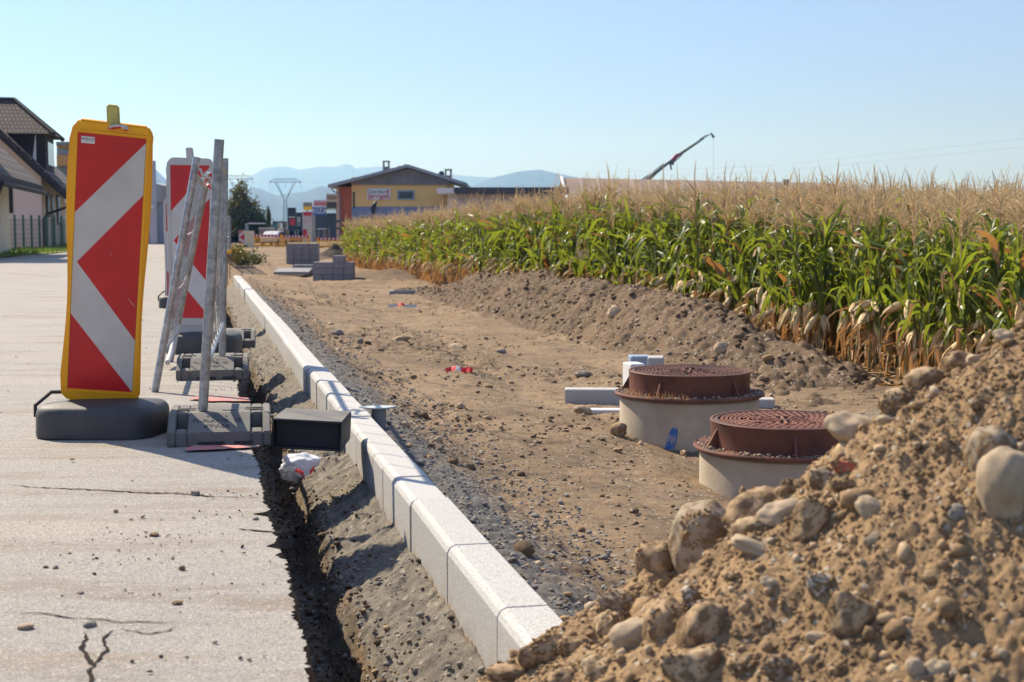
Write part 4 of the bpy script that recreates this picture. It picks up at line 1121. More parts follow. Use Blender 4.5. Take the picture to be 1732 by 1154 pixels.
beacon(O3 , T3 - O3, Vector((1, 0.0, 0.0)), (D(307, 522, 14.6).x, 14.7, 0), 0, WHITEPL, WHITEPL, "third beacon, almost hidden behind the white framed one", "", False, wob=0.003)

# ------------------------------------------------------------------ barrier feet
def fence_foot(cx, y0, rz, label, text=False, z=0.0):
    t = empty("ballast_block", (cx, y0, z), rz, label, "ballast block", "rubber ballast blocks along the cut edge")
    W = 0.192
    # profile along local y: front lip, slope, flat top, back slope
    pr = [(0, 0.0), (0, 0.052), (0.13, 0.112), (0.40, 0.112), (0.53, 0.052), (0.53, 0.0)]
    mb = MB(); n = len(pr)
    wa = [1.0, 1.0, 0.965, 0.965, 1.0, 1.0]
    # centre body and side shoulders leaving a pocket on each side of the front slope
    def slab(x0, x1, drop=0.0, prof=pr):
        m2 = len(prof)
        vs = [(x0, y, max(zz - drop * (zz > 0.06), 0)) for y, zz in prof] + [(x1, y, max(zz - drop * (zz > 0.06), 0)) for y, zz in prof]
        mb.add(vs, [tuple(range(m2)), tuple(range(m2, 2 * m2))[::-1]] + [(i, m2 + i, m2 + (i + 1) % m2, (i + 1) % m2) for i in range(m2)], 0)
    slab(-0.118, 0.118)
    for s_ in (-1, 1):
        a, b = (s_ * 0.162, s_ * W); slab(min(a, b), max(a, b))
        # pocket floor and back wall
        a, b = sorted((s_ * 0.1185, s_ * 0.1615))
        low = [(0.0, 0.0), (0, 0.0515), (0.045, 0.062), (0.05, 0.062), (0.052, 0.05), (0.128, 0.048), (0.135, 0.110), (0.40, 0.110), (0.53, 0.050), (0.53, 0)]
        vs = [(a, y, zz) for y, zz in low] + [(b, y, zz) for y, zz in low]; m2 = len(low)
        mb.add(vs, [tuple(range(m2)), tuple(range(m2, 2 * m2))[::-1]] + [(i, m2 + i, m2 + (i + 1) % m2, (i + 1) % m2) for i in range(m2)], 0)
    o = mb.build("body", DUSTRUB, t, bevel=0.004, seg=2)
    for (x, y, w) in ((-0.13, 0.26, 0.07), (-0.13, 0.21, 0.07), (0.13, 0.26, 0.07), (0.13, 0.21, 0.07), (0.035, 0.19, 0.05)):
        MB().box((x, y, 0.1128), (w, 0.02, 0.0025)).build("slot", BLACKRUB, t)
    for (x, w) in ((-0.03, 0.10), (0.09, 0.07)): MB().box((x, -0.0006, 0.010), (w, 0.002, 0.016)).build("slot", BLACKRUB, t)
    if text:
        th = math.atan2(0.06, 0.13)
        for (s_, dy, sz) in (("TL-PLATTE   03", 0.075, 0.028), ("ZTV-SA", 0.040, 0.030), ("o   -----   o", 0.105, 0.018)):
            Mx = Matrix.Translation((-0.01, dy, 0.052 + dy * 0.06 / 0.13 + 0.0012)) @ Matrix.Rotation(th, 4, 'X')
            text_obj("moulded_lettering", s_, sz, Mx, BLACKRUB, t)
    return t
yf1 = G(370, 755).y; yf2 = G(360, 643).y; yf3 = G(360, 595).y
RZ = math.atan(0.222)
fence_foot(G(371, 755).x, yf1, RZ * 0.8, "nearest rubber barrier foot with moulded letters, right of the yellow beacon", True)
fence_foot(G(359, 643).x, yf2, RZ * 0.8, "second rubber barrier foot, crossed by slanting bar shadows", True)
fence_foot(G(358, 592).x + 0.08, yf3 + 0.25, RZ * 0.8, "third barrier foot, tucked behind the white framed beacon's base")
# hollow black box bridging the trench
def bridging():
    t = empty("rubber_block", (G(371, 755).x + 0.312, 5.40, -0.03), R(2), "hollow black rubber block bridging the trench against the kerb", "rubber block")
    w, d, h, th = 0.268, 0.32, 0.114, 0.007
    mb = MB()
    mb.box((0, d / 2, h - th / 2), (w, d, th)); mb.box((0, d / 2, th / 2), (w - 0.002, d - 0.004, th))
    mb.box((-w / 2 + th / 2, d / 2 , h / 2), (th, d - 0.002, h - 2 * th)); mb.box((w / 2 - th / 2, d / 2, h / 2), (th, d - 0.002, h - 2 * th))
    mb.box((0, d - th / 2, h / 2), (w - 2 * th, th, h - 2 * th))
    mb.build("shell", BLACKRUB, t, bevel=0.002, seg=1)
    MB().box((0, d / 2, h + 0.0012), (w - 0.006, d - 0.006, 0.002)).build("dusty_top", DUSTRUB, t)
    MB().box((0, 0.03, h / 2), (w - 2 * th - 0.01, 0.006, h - 2 * th - 0.004)).build("dark_hollow_panel", BLACK, t)  # added black panel near the mouth, paints the dark of the hollow
    t.rotation_euler = (0, R(3), R(0))
bridging()

# ------------------------------------------------------------------ steel barriers
def barrier(a0, a1, b0, b1, label, lean_top_a=0.0, legs=True, bend=False):
    """a0,a1 near post bottom/top; b0,b1 far post bottom/top"""
    c = (a0 + b0) / 2
    t = empty("steel_barrier", a0, 0, label, "barrier", "galvanised steel barrier panels")
    a0, a1, b0, b1 = [Vector(v) - Vector(t.location) for v in (a0, a1, b0, b1)]
    MB().tube([a0, a1], 0.019, 14).build("post", STEEL, t, smooth=True)
    MB().tube([b0, b1], 0.019, 14).build("post", STEEL, t, smooth=True)
    rl = MB()
    def on(f, g):           # f along near->far, g along height
        return (a0.lerp(a1, g)).lerp(b0.lerp(b1, g), f)
    for g_ in (.93, .16): MB().tube([on(0, g_), on(1, g_)], 0.013, 8).build("rail", STEEL, t, smooth=True)
    br = MB()
    n = 9
    for i in range(1, n):
        br.tube([on(i / n, .16), on(i / n, .93)], 0.003, 6, cap=False)
    br.build("bars", STEEL, t, smooth=True)
    if bend:
        bp = MB(); e = (a0 - b0).normalized()
        bp.tube([on(0.98, 0.20), on(0.94, .12), on(0.86, .06), on(0.7, .035)], 0.016, 10)
        bp.build("bent_tube", WHITEPL, t, smooth=True)
    return t
def fp(px, py, Y): return D(px, py, Y)
A0 = fp(343, 694, yf1 + 0.16); A1 = fp(371, 236, yf1 + 0.14)
B0 = fp(376, 601, yf2 + 0.2); B1 = fp(380.5, 268, yf2 + 0.2)
barrier(A0, A1, B0, B1, "upright steel barrier panel seen edge on, standing in two rubber feet")
C0 = G(262, 663); C1 = fp(333, 266, C0.y + 0.05)
E0 = G(288, 612); E1 = fp(352, 292, E0.y - 0.1)
bb = barrier(C0, C1, E0, E1, "steel barrier panel leaning sideways against the upright one", bend=True)
F0 = G(300, 632, 0.0); F1 = fp(345, 300, F0.y)
kn = MB(); kc = fp(354, 302, 7.3)
for i in range(6):
    a = i * 1.1
    kn.tube([kc + Vector((0.02 * math.cos(a + s * .7), 0.02 * math.sin(a + s), 0.03 * math.sin(a * 1.7 + s * .8) - 0.006 * i)) for s in range(5)], 0.006, 6, i % 2)
kn.tube([fp(338, 285, 7.2), fp(343, 297, 7.2), kc], 0.008, 6, 0)
tag(kn.build("tape_knot", [WHITE, RED]), "knot of red and white tape tying the leaning barriers to the upright one", "barrier tape")
ct = MB()
ct.tube([fp(318, 397, 7.0), fp(324, 394, 6.98), fp(328, 389, 6.97)], 0.004, 6); 
tag(ct.build("cable_tie", WHITE), "upper white cable tie on the leaning barriers", "cable tie")
ct = MB(); ct.tube([fp(303, 488, 7.0), fp(311, 480, 6.98), fp(315, 467, 6.97)], 0.004, 6)
tag(ct.build("cable_tie", WHITE), "lower white cable tie on the leaning barriers", "cable tie")

# ------------------------------------------------------------------ bag, tapes, stakes
def crumple(name, c, size, m, seed, label, cat, amp=0.5):
    V, Fc = ICO[4]; V = V.copy()
    rd = np.abs(n3(V * 1.7 + seed, seed)) * 2 + np.abs(n3(V * 4.0 + seed, seed + 1)) 
    V = V * (0.75 + amp * rd)[:, None] * np.array(size)
    o = link(name, fast_mesh(name, V, Fc, mats=[m], smooth=True)); o.location = c
    return tag(o, label, cat)
pbag = G(512, 793, -0.26)
crumple("plastic_bag", pbag + Vector((0, 0, 0.0)), (0.115, 0.09, 0.075), BAG, 3, "crumpled white plastic bag in the trench under the black block", "plastic bag", 0.35)
def ribbon(name, pts, w, mats, label, cat):
    mb = MB(); n = len(pts)
    vs = []
    for i, p in enumerate(pts):
        q = Vector((0.3 * math.sin(i * 1.3), 0.5, 0.8)).normalized() * w / 2
        vs += [p - q, p + q, p + q + Vector((0.002, 0.003, 0)), p - q + Vector((0.002, 0.003, 0))]
    for i in range(n - 1):
        a, b = 4 * i, 4 * i + 4
        mb.add([vs[a], vs[a + 1], vs[b + 1], vs[b], vs[a + 3], vs[a + 2], vs[b + 2], vs[b + 3]], [(0, 1, 2, 3), (4, 5, 6, 7), (0, 4, 7, 3), (1, 5, 6, 2)], i % len(mats))
    return tag(mb.build(name, mats), label, cat)
pr_ = G(507, 815, -0.29) + Vector((0, 0, .03))
ribbon("barrier_tape", [pr_ + Vector((x, y, z)) for x, y, z in ((-.05, 0, .03), (-.02, .01, .02), (.0, 0, .015), (.02, -.01, .005), (.045, .0, .01), (.06, .02, .03))], 0.018, [WHITE, REDPL, REDPL], "scrap of red and white tape below the plastic bag", "barrier tape")
pr_ = GD(775, 631)
ribbon("barrier_tape", [pr_ + Vector((x, y, z + .02)) for x, y, z in ((-.10, 0, .0), (-.06, .02, .01), (-.02, 0, .02), (.02, -.02, .01), (.05, 0.02, .0), (.09, .0, .012), (.11, .02, -.01))], 0.045, [REDPL, REDPL, WHITE, REDPL], "bent red and white tape lying on the earth strip", "barrier tape")
pr_ = GD(678, 520)
ribbon("plastic_scrap", [pr_ + Vector((x, y, z + .02)) for x, y, z in ((-.2, 0, .0), (-.06, .02, .01), (0.02, 0, .04), (.06, 0, .0), (.25, 0.02, .0))], 0.05, [WHITEPL, REDPL, REDPL, WHITEPL], "small pink and white plastic scrap farther up the strip", "litter")
# capped post behind the kerb
pc = GD(641, 722); pc.z = dz(pc.x, pc.y) - 0.02
t = empty("capped_pipe", pc, 0.2, "short grey pipe with a torn flat cap standing behind the kerb", "pipe")
hh = D(640, 690, pc.y).z - pc.z
MB().tube([(0, 0, 0), (0, 0, hh)], 0.034, 16).build("pipe", mat("grey_pipe", (0.20, 0.205, 0.20), (0.13, 0.135, 0.13), rough=0.6), t, smooth=True)
cp = MB(); n = 14; pl = [(0.075 * math.cos(a * 6.283 / n) * (1 + 0.35 * math.sin(a * 2.4)), 0.05 * math.sin(a * 6.283 / n)) for a in range(n)]
cp.prism(pl, hh, hh + 0.006); cp.build("cap", mat("pale_cap", (0.5, 0.52, 0.5), (0.35, 0.38, 0.36), rough=0.5), t)
# white lid scrap by nearer shaft
pw = GD(1218, 876)
ribbon("lid_scrap", [pw + Vector((x, y, z + .012)) for x, y, z in ((-.04, 0, .01), (0, .01, .0), (.04, 0, .01))], 0.018, [WHITEPL], "torn white lid scrap at the foot of the nearer shaft", "litter")
# marking stakes with yellow caps at the far kerb end
for i, (px, py, hpx, lb) in enumerate([(389, 466, 38, "iron marking stake with orange cap at the end of the kerb line"), (385, 474, 44, "iron stake with yellow cap just left of the orange capped one"),
                                       (384, 452, 24, "shorter stake with pale yellow cap behind the first two"), (392, 440, 18, "small stake with yellow cap beside the dark brush")]):
    p = G(px, py, -0.1); s = p.y / F
    t = empty("marking_stake", p, 0, lb, "stake", "capped iron stakes at the kerb end")
    MB().tube([(0, 0, -0.1), (0, 0, hpx * s)], 0.008, 8).build("rod", RUST, t, smooth=True)
    MB().lathe([(0.001, 0.0), (0.04, 0.0), (0.05, 0.05), (0.045, 0.06), (0.001, 0.062)], 14, c=(0, 0, hpx * s)).build("cap", YELLOW if i != 2 else OLDYEL, t, smooth=True)

# ------------------------------------------------------------------ corn
def leaf_geo(V, Fs, Ms, base, az, Ln, w, el0, el1, seg, m, rr, fold=0.25, twist=0.0, brk=None):
    d = np.array([math.cos(az), math.sin(az)]); side = np.array([-d[1], d[0], 0.0])
    p = np.array(base, float); b0 = len(V)
    for i in range(seg + 1):
        f = i / seg
        el = el0 + (el1 - el0) * (f ** 1.25 if brk is None else float(ss(brk - 0.22, brk + 0.22, f)))
        ww = w * (0.55 + 1.6 * f if f < 0.28 else math.cos((f - 0.28) / 0.72 * math.pi / 2) ** 0.75) * 0.5
        ww = max(ww, 0.0015)
        t = twist * f
        up = np.array([-d[0] * math.sin(el), -d[1] * math.sin(el), math.cos(el)])
        sd = side * math.cos(t) + up * math.sin(t)
        rp = ww * 0.28 * math.sin(i * 2.3 + az * 5) if seg > 5 else 0
        V.append(p - sd * ww + up * (ww * fold + rp)); V.append(p.copy()); V.append(p + sd * ww + up * (ww * fold - rp))
        st = Ln / seg
        p = p + np.array([d[0] * math.cos(el), d[1] * math.cos(el), math.sin(el)]) * st
        az2 = rr.uniform(-0.07, 0.07); c, s = math.cos(az2), math.sin(az2)
        d = np.array([d[0] * c - d[1] * s, d[0] * s + d[1] * c]); side = np.array([-d[1], d[0], 0.0])
    for i in range(seg):
        a = b0 + 3 * i
        Fs.append((a, a + 1, a + 4, a + 3)); Fs.append((a + 1, a + 2, a + 5, a + 4)); Ms += [m, m]
def tube_geo(V, Fs, Ms, pts, rs, n, m):
    b = len(V)
    for p, r in zip(pts, rs):
        for k in range(n):
            a = 2 * math.pi * k / n
            V.append(np.array([p[0] + r * math.cos(a), p[1] + r * math.sin(a), p[2]]))
    for i in range(len(pts) - 1):
        for k in range(n):
            Fs.append((b + i * n + k, b + i * n + (k + 1) % n, b + (i + 1) * n + (k + 1) % n, b + (i + 1) * n + k)); Ms.append(m)
CORN = []
for v in range(9):
    rr = random.Random(500 + v); parts = {}
    H = rr.uniform(1.36, 1.46); lx, ly = rr.uniform(-0.08, 0.08), rr.uniform(-0.08, 0.08)
    def at(z): return np.array([lx * (z / H) ** 1.5, ly * (z / H) ** 1.5, z])
    V, Fs, Ms = [], [], []
    H += 0.06; zs = [0, 0.3, 0.6, 0.9, 1.15, H]
    tube_geo(V, Fs, Ms, [at(z) for z in zs[:5]], [0.014, 0.013, 0.012, 0.010, 0.007], 6, 0)
    tube_geo(V, Fs, Ms, [at(1.13), at(H)], [0.006, 0.004], 5, 1)
    parts['stalk'] = (np.array(V), np.array(Fs), np.array(Ms), [STALK, TASSEL])
    V, Fs, Ms = [], [], []
    az = rr.uniform(0, 6.28); nd_, ng = 8, 19
    for i in range(nd_):
        z = 0.08 + 0.48 * i / nd_ + rr.uniform(-0.03, 0.03); az += math.pi + rr.uniform(-0.6, 0.6)
        leaf_geo(V, Fs, Ms, at(z + 0.08), az, rr.uniform(0.18, 0.42), rr.uniform(0.022, 0.045), R(rr.uniform(-85, 35)), R(rr.uniform(-100, -84)), 5, 1, rr, 0.6, rr.uniform(-3, 3), brk=rr.uniform(0.05, 0.3))
        if i % 2: leaf_geo(V, Fs, Ms, at(z + 0.1), az + rr.uniform(1, 2), rr.uniform(0.18, 0.35), rr.uniform(0.015, 0.03), R(rr.uniform(-60, 0)), R(-92), 4, 1, rr, 0.6, rr.uniform(-2, 2))
    for i in range(ng):
        f = i / (ng - 1); z = 0.38 + 0.76 * f + rr.uniform(-0.03, 0.03); az += math.pi + rr.uniform(-0.7, 0.7)
        dead = 1 if rr.random() < 0.07 else 0
        leaf_geo(V, Fs, Ms, at(z), az, rr.uniform(0.38, 0.68) * (1 - 0.25 * f), rr.uniform(0.040, 0.066) * (1 - 0.2 * f), R(rr.uniform(62, 86)), R(rr.uniform(-105, -60) + (30 * f if rr.random() < .5 else 110)), 9, dead, rr, 0.25, rr.uniform(-1.8, 1.8), brk=rr.uniform(0.28, 0.75))
    parts['foliage'] = (np.array(V), np.array(Fs), np.array(Ms), [LEAF, DEAD])
    V, Fs, Ms = [], [], []
    for e in range(1 if rr.random() < 0.4 else 2):
        z0 = rr.uniform(0.48, 0.72); a = rr.uniform(0, 6.28); hang = rr.uniform(-1.3, -0.3) if rr.random() < .7 else 1.0
        pts = []; ln = rr.uniform(0.19, 0.25)
        rs = [0.008, 0.024, 0.031, 0.030, 0.022, 0.007]
        for k in range(6):
            f = k / 5
            pts.append(at(z0) + np.array([math.cos(a) * (0.03 + ln * f * math.cos(hang)), math.sin(a) * (0.03 + ln * f * math.cos(hang)), ln * f * math.sin(hang)]))
        # oriented rings
        dv = pts[-1] - pts[0]; dv /= np.linalg.norm(dv); q1 = np.cross(dv, [0.1, 0.3, 1.0]); q1 /= np.linalg.norm(q1); q2 = np.cross(dv, q1); b = len(V); n = 8
        for p, r in zip(pts, rs):
            for k in range(n):
                t = 2 * math.pi * k / n; V.append(p + (q1 * math.cos(t) + q2 * math.sin(t)) * r * (1 + 0.1 * (k % 2)))
        for i in range(5):
            for k in range(n):
                Fs.append((b + i * n + k, b + i * n + (k + 1) % n, b + (i + 1) * n + (k + 1) % n, b + (i + 1) * n + k)); Ms.append(0)
        for k in range(3):
            leaf_geo(V, Fs, Ms, pts[1], a + rr.uniform(-0.5, 0.5), rr.uniform(0.12, 0.24), 0.035, hang + rr.uniform(-.2, .5), hang - 0.6, 3, 0, rr, 0.5)
    parts['ear'] = (np.array(V), np.array(Fs), np.array(Ms), [HUSK])
    V, Fs, Ms = [], [], []
    top = at(H)
    for k in range(16):
        a = rr.uniform(0, 6.28); el = R(rr.uniform(45, 82)) if k else R(88)
        leaf_geo(V, Fs, Ms, top - np.array([0, 0, 0.012 * k]), a, rr.uniform(0.17, 0.28) + (0.05 if k == 0 else 0), 0.013, el, el - R(rr.uniform(30, 120)) if k else R(60), 5, 0, rr, 0.8, rr.uniform(-1, 1))
    parts['tassel'] = (np.array(V), np.array(Fs), np.array(Ms), [TASSEL])
    CORN.append(parts)
CM = [{k: fast_mesh("corn_" + k, p[0], p[1], p[2], p[3]) for k, p in c.items()} for c in CORN]
prand = random.Random(77)
row0 = []
protos = {}
cg = "corn plants in the outer rows of the field"
def corn_plant(x, y, row):
    v = prand.randrange(9); z = dz(x, y) if row == 0 else -0.5
    z = min(z, -0.42) - 0.02
    if v not in protos:
        root = empty("corn_plant")
        for k in ('stalk', 'foliage', 'ear', 'tassel'): link(k, CM[v][k], root)
        protos[v] = root
    else:
        root = copy_tree(protos[v])
    s = prand.uniform(0.90, 1.08) * float(np.interp(y, [9, 12, 16, 22, 30, 46], [0.86, 0.96, 1.08, 1.13, 1.05, 0.94]))
    root.location = (x, y, z); root.scale = (s, s, s * prand.uniform(0.94, 1.05)); root.rotation_euler = (prand.uniform(-.06, .06), prand.uniform(-.06, .06), prand.uniform(0, 6.28))
    tag(root, "tall corn plant with tan ears and drying lower leaves in the field's front rows", "corn plant", cg)
cnt = 0
stuff_pts = []
for row in range(24):
    pitch = 0.46
    y = 6.5 if row < 6 else 9
    while y < 46:
        x = float(xcorn(y)) + 0.05 + row * pitch + prand.uniform(-0.05, 0.05); yy = y + prand.uniform(-0.04, 0.04)
        if (row < 2 and y > 8.6 and y < 29) and cnt < 300:
            # a little bare pocket as in the photo
            if not (row == 0 and abs(y - 13.1) < 0.14): corn_plant(x, yy, row); cnt += 1
        else:
            stuff_pts.append((x, yy, row))
        y += (0.135 if row < 4 else 0.17) * (1 + max(0, y - 30) * 0.012)
def corn_mass():
    P = np.array(stuff_pts); n = len(P); which = rng.integers(0, 9, n)
    Vs, Fs, Mi = [], [], []; b = 0
    for v in range(9):
        for ki, k in enumerate(('stalk', 'foliage', 'ear', 'tassel')):
            V, Fc, M_, ms = CORN[v][k]
            idx = np.where(which == v)[0]
            if k == 'ear': idx = idx[P[idx, 2] < 4]
            if len(idx) == 0: continue
            a = rng.uniform(0, 6.28, len(idx)) if ki == 0 or 'A' not in globals() else None
            a = (P[idx, 0] * 91.7 + P[idx, 1] * 37.1) % 6.28
            s = (0.90 + 0.18 * ((P[idx, 0] * 13.7 + P[idx, 1] * 7.1) % 1)) * np.interp(P[idx, 1], [9, 12, 16, 22, 30, 46], [0.86, 0.96, 1.08, 1.13, 1.05, 0.94])
            ca, sa = np.cos(a) * s, np.sin(a) * s
            X = V[None, :, 0] * ca[:, None] - V[None, :, 1] * sa[:, None] + P[idx, 0][:, None]
            Y = V[None, :, 0] * sa[:, None] + V[None, :, 1] * ca[:, None] + P[idx, 1][:, None]
            Z = V[None, :, 2] * s[:, None] - 0.50
            Vs.append(np.stack([X, Y, Z], -1).reshape(-1, 3))
            Fs.append((Fc[None] + (np.arange(len(idx)) * len(V))[:, None, None] + b).reshape(-1, 4)); b += len(idx) * len(V)
            off = {'stalk': 0, 'foliage': 2, 'ear': 4, 'tassel': 5}[k]
            Mi.append(np.tile(M_ + off, len(idx)))
    me = fast_mesh("corn_field", np.concatenate(Vs), np.concatenate(Fs), mi=np.concatenate(Mi), mats=[STALK, TASSEL, LEAF, DEAD, HUSK, TASSEL])
    tag(link("corn_field", me), kind="stuff", label="dense mass of ripe corn behind and beyond the front rows", cat="corn field")
corn_mass()
def corn_litter():
    V, Fs, Ms = [], [], []; rr = random.Random(4)
    for i in range(420):
        y = rr.uniform(9, 30); x = float(xcorn(y)) + rr.uniform(-0.35, 0.25)
        leaf_geo(V, Fs, Ms, (x, y, min(dz(x, y), -.4) + 0.015), rr.uniform(0, 6.28), rr.uniform(0.12, 0.4), 0.03, R(rr.uniform(-2, 20)), R(rr.uniform(-14, 0)), 4, 0, rr, 0.3, 0.3)
    me = fast_mesh("corn_litter", np.array(V), np.array(Fs), Ms, [DEAD])
    tag(link("corn_litter", me), kind="stuff", label="dead corn leaves littering the field edge", cat="litter")
corn_litter()

# ------------------------------------------------------------------ far buildings and things
PLY = mat("ochre_render", (0.78, 0.52, 0.19), (0.72, 0.48, 0.18), rough=0.9, scale=0.5)
PLB = mat("blue_grey_render", (0.20, 0.25, 0.36), (0.18, 0.23, 0.33), rough=0.9, scale=0.5)
PLO = mat("brick_red_render", (0.48, 0.14, 0.07), (0.42, 0.12, 0.06), rough=0.9, scale=0.6)
PLP = mat("pink_render", (0.78, 0.60, 0.54), (0.72, 0.56, 0.50), rough=0.9, scale=0.5)
PLC = mat("cream_render", (0.60, 0.52, 0.40), (0.54, 0.46, 0.36), rough=0.9, scale=0.5)
PLW = mat("white_render", (0.68, 0.66, 0.64), (0.6, 0.58, 0.57), rough=0.9, scale=0.5)
GREYM = mat("grey_metal_sheet", (0.28, 0.30, 0.32), (0.22, 0.24, 0.26), rough=0.6, scale=0.8)
DARKM = mat("dark_metal", (0.035, 0.04, 0.045), (0.05, 0.055, 0.06), rough=0.55, scale=1)
BOARD = mat("weathered_boards", (0.23, 0.22, 0.21), (0.17, 0.165, 0.16), rough=0.9, scale=1.5)
GLASS = mat("window_glass", (0.03, 0.035, 0.04), (0.05, 0.06, 0.065), rough=0.15, scale=1)
WOODD = mat("dark_timber_cladding", (0.030, 0.024, 0.022), (0.022, 0.018, 0.017), rough=0.85, scale=2)
def tile_mat(name, c1, c2, sx, sy, ax='Z'):
    m, nt, p, o = nodes(name); tc = coord(nt)
    w = nt.nodes.new("ShaderNodeTexBrick"); w.inputs['Scale'].default_value = 1.0
    mp = nt.nodes.new("ShaderNodeMapping"); mp.inputs['Rotation'].default_value = (R(90), 0, 0) if ax == 'Z' else (0, 0, 0)
    L(nt, tc, mp.inputs[0]); L(nt, mp.outputs[0], w.inputs['Vector'])
    w.inputs['Brick Width'].default_value = sx; w.inputs['Row Height'].default_value = sy; w.inputs['Mortar Size'].default_value = 0.035
    w.inputs['Color1'].default_value = (*c1, 1); w.inputs['Color2'].default_value = (*c2, 1); w.inputs['Mortar'].default_value = (0.03, 0.022, 0.018, 1)
    L(nt, w.outputs[0], p.inputs['Base Color']); p.inputs['Roughness'].default_value = 0.85
    L(nt, bump(nt, w.outputs['Fac'], 0.6, -0.05), p.inputs['Normal'])
    return m
TILE = tile_mat("brown_roof_tiles", (0.17, 0.115, 0.09), (0.11, 0.075, 0.06), 0.15, 0.16)
def corrug():
    m, nt, p, o = nodes("faded_red_roof_sheet"); tc = coord(nt)
    w = nt.nodes.new("ShaderNodeTexWave"); w.inputs['Scale'].default_value = 0.22; w.bands_direction = 'X'; L(nt, tc, w.inputs['Vector'])
    c = mixc(nt, ramp(nt, noise(nt, 0.5, 4, 0.6, tc), 0.35, 0.65), (0.33, 0.235, 0.165), (0.27, 0.185, 0.13))
    c = mixc(nt, ramp(nt, w.outputs[0], 0.90, 1.0), c, (0.40, 0.31, 0.23))
    L(nt, c, p.inputs['Base Color']); p.inputs['Roughness'].default_value = 0.8
    return m
ROOFR = corrug()

# --- ochre building with gable and flat annex
YB = 105.0
def wbox(mb, px0, px1, py0, py1, Y, dep, m=0):
    a, b = D(px0, py1, Y), D(px1, py0, Y)
    mb.box(((a.x + b.x) / 2, Y + dep / 2, (a.z + b.z) / 2), (abs(b.x - a.x), dep, abs(b.z - a.z)), m)
    return mb
def part(name, m, parent, px0, px1, py0, py1, Y, dep, bevel=0):
    mb = MB(); wbox(mb, px0, px1, py0, py1, Y, dep)
    mb.v = [(v[0] - parent.location.x, v[1] - parent.location.y, v[2] - parent.location.z) for v in mb.v]
    return mb.build(name, m, parent, bevel=bevel)
yb = empty("ochre_building", (D(680, 400, YB).x, YB, 0), 0, "ochre and blue gabled building behind the corn with a sign on its wall", "building")
part("wall", PLY, yb, 595, 757, 300, 349.5, YB, 12); part("wall", PLB, yb, 595, 757, 349.7, 408, YB, 12)
part("corner_tower", PLO, yb, 573, 594.6, 316, 408, YB + 0.2, 9)
part("corner_edge", mat("pale_orange_render", (0.72, 0.42, 0.26), rough=0.9), yb, 570, 573.5, 317, 408, YB - 0.1, 9)
def gable():
    ap, l, r = D(691, 284, YB), D(557, 318, YB), D(790, 315, YB)
    t_ = yb.location
    mb = MB(); dep = 14
    for (a, b) in ((l, ap), (ap, r)):
        up = Vector((0, 0, 0.22))
        P = [a, b, b + Vector((0, dep, 0)), a + Vector((0, dep, 0))]
        P = [p - t_ - Vector((0, 0.9, 0)) for p in P]
        mb.hexa(P + [p + up for p in P])
    mb.build("roof", GREYM, yb)
    g = MB(); a, b, c, e = D(596, 316, YB), D(757, 316, YB), D(782, 314, YB), ap - Vector((0, 0, 0.05)); e2 = D(600, 306, YB)
    vs = [D(596, 313, YB), D(756, 313, YB), D(775, 311, YB), e, D(600, 306.5, YB)]
    vs = [v - t_ + Vector((0, -0.15, 0)) for v in vs] + [v - t_ + Vector((0, 0.1, 0)) for v in vs]
    g.add(vs, [(0, 1, 2, 3, 4), (9, 8, 7, 6, 5)] + [(i, (i + 1) % 5, 5 + (i + 1) % 5, 5 + i) for i in range(5)])
    g.build("gable_boards", BOARD, yb)
gable()
w_ = part("window", mat("blue_window_frame", (0.25, 0.36, 0.42), rough=0.6), yb, 672, 701, 322, 338, YB - 0.08, 0.1)
pane = part("pane", GLASS, yb, 675, 698, 324.5, 335.5, YB - 0.12, 0.05)
sg = part("wall_sign", PURE, yb, 621, 660, 319, 337.5, YB - 0.1, 0.12)
def sign_text(body, px, py, Y, size, m, parent, name="sign_lettering", slant=0):
    p = D(px, py, Y) - Vector(parent.location)
    return text_obj(name, body, size, Matrix.Translation(p) @ Matrix.Rotation(R(90), 4, 'X'), m, parent, 0.01)
SRED = mat("sign_red", (0.55, 0.03, 0.06), rough=0.5); SGRN = mat("sign_green", (0.18, 0.30, 0.22), rough=0.5)
sign_text("Jerrigeb", 641, 332, YB - 0.13, 0.50, SRED, yb); sign_text("Cafe-Bar", 637, 324.5, YB - 0.13, 0.36, SGRN, yb); sign_text("4", 655, 324.5, YB - 0.13, 0.5, SRED, yb)
ch = part("chimney", BOARD, yb, 647.5, 650, 273, 296, YB + 4, 0.35); part("chimney", BOARD, yb, 656, 658.5, 273, 296, YB + 4, 0.35)
part("chimney_cap", BOARD, yb, 647, 659, 272, 274, YB + 4, 0.5); part("chimney_base", BOARD, yb, 649.5, 656.5, 282, 296, YB + 4.05, 0.3)
part("chimney", BOARD, yb, 752.5, 755, 287, 312, YB + 3, 0.35); part("chimney", BOARD, yb, 761, 764, 288, 312, YB + 3, 0.35)
part("chimney_cap", BOARD, yb, 752, 764.5, 286, 288.5, YB + 3, 0.5); part("chimney_base", PLO, yb, 754.5, 761.5, 297, 312, YB + 3.05, 0.3)
dsh = MB(); pd = D(747, 294, YB + 2.7) - Vector(yb.location)
dsh.lathe([(0.001, 0.08), (0.12, 0.06), (0.22, 0.0), (0.225, -0.01), (0.12, 0.045), (0.001, 0.065)], 20)
do = dsh.build("satellite_dish", DARKM, yb, smooth=True); do.location = pd; do.rotation_euler = (R(75), 0, R(20))
for (px, py) in ((677, 285.5), (687, 283), (665, 289)):
    mb = MB(); p = D(px, py, YB + 3) - Vector(yb.location); mb.lathe([(0.18, -0.4), (0.18, 0.05), (0.28, 0.06), (0.2, 0.2), (0.001, 0.22)], 10, c=p); mb.build("roof_vent", DARKM, yb)
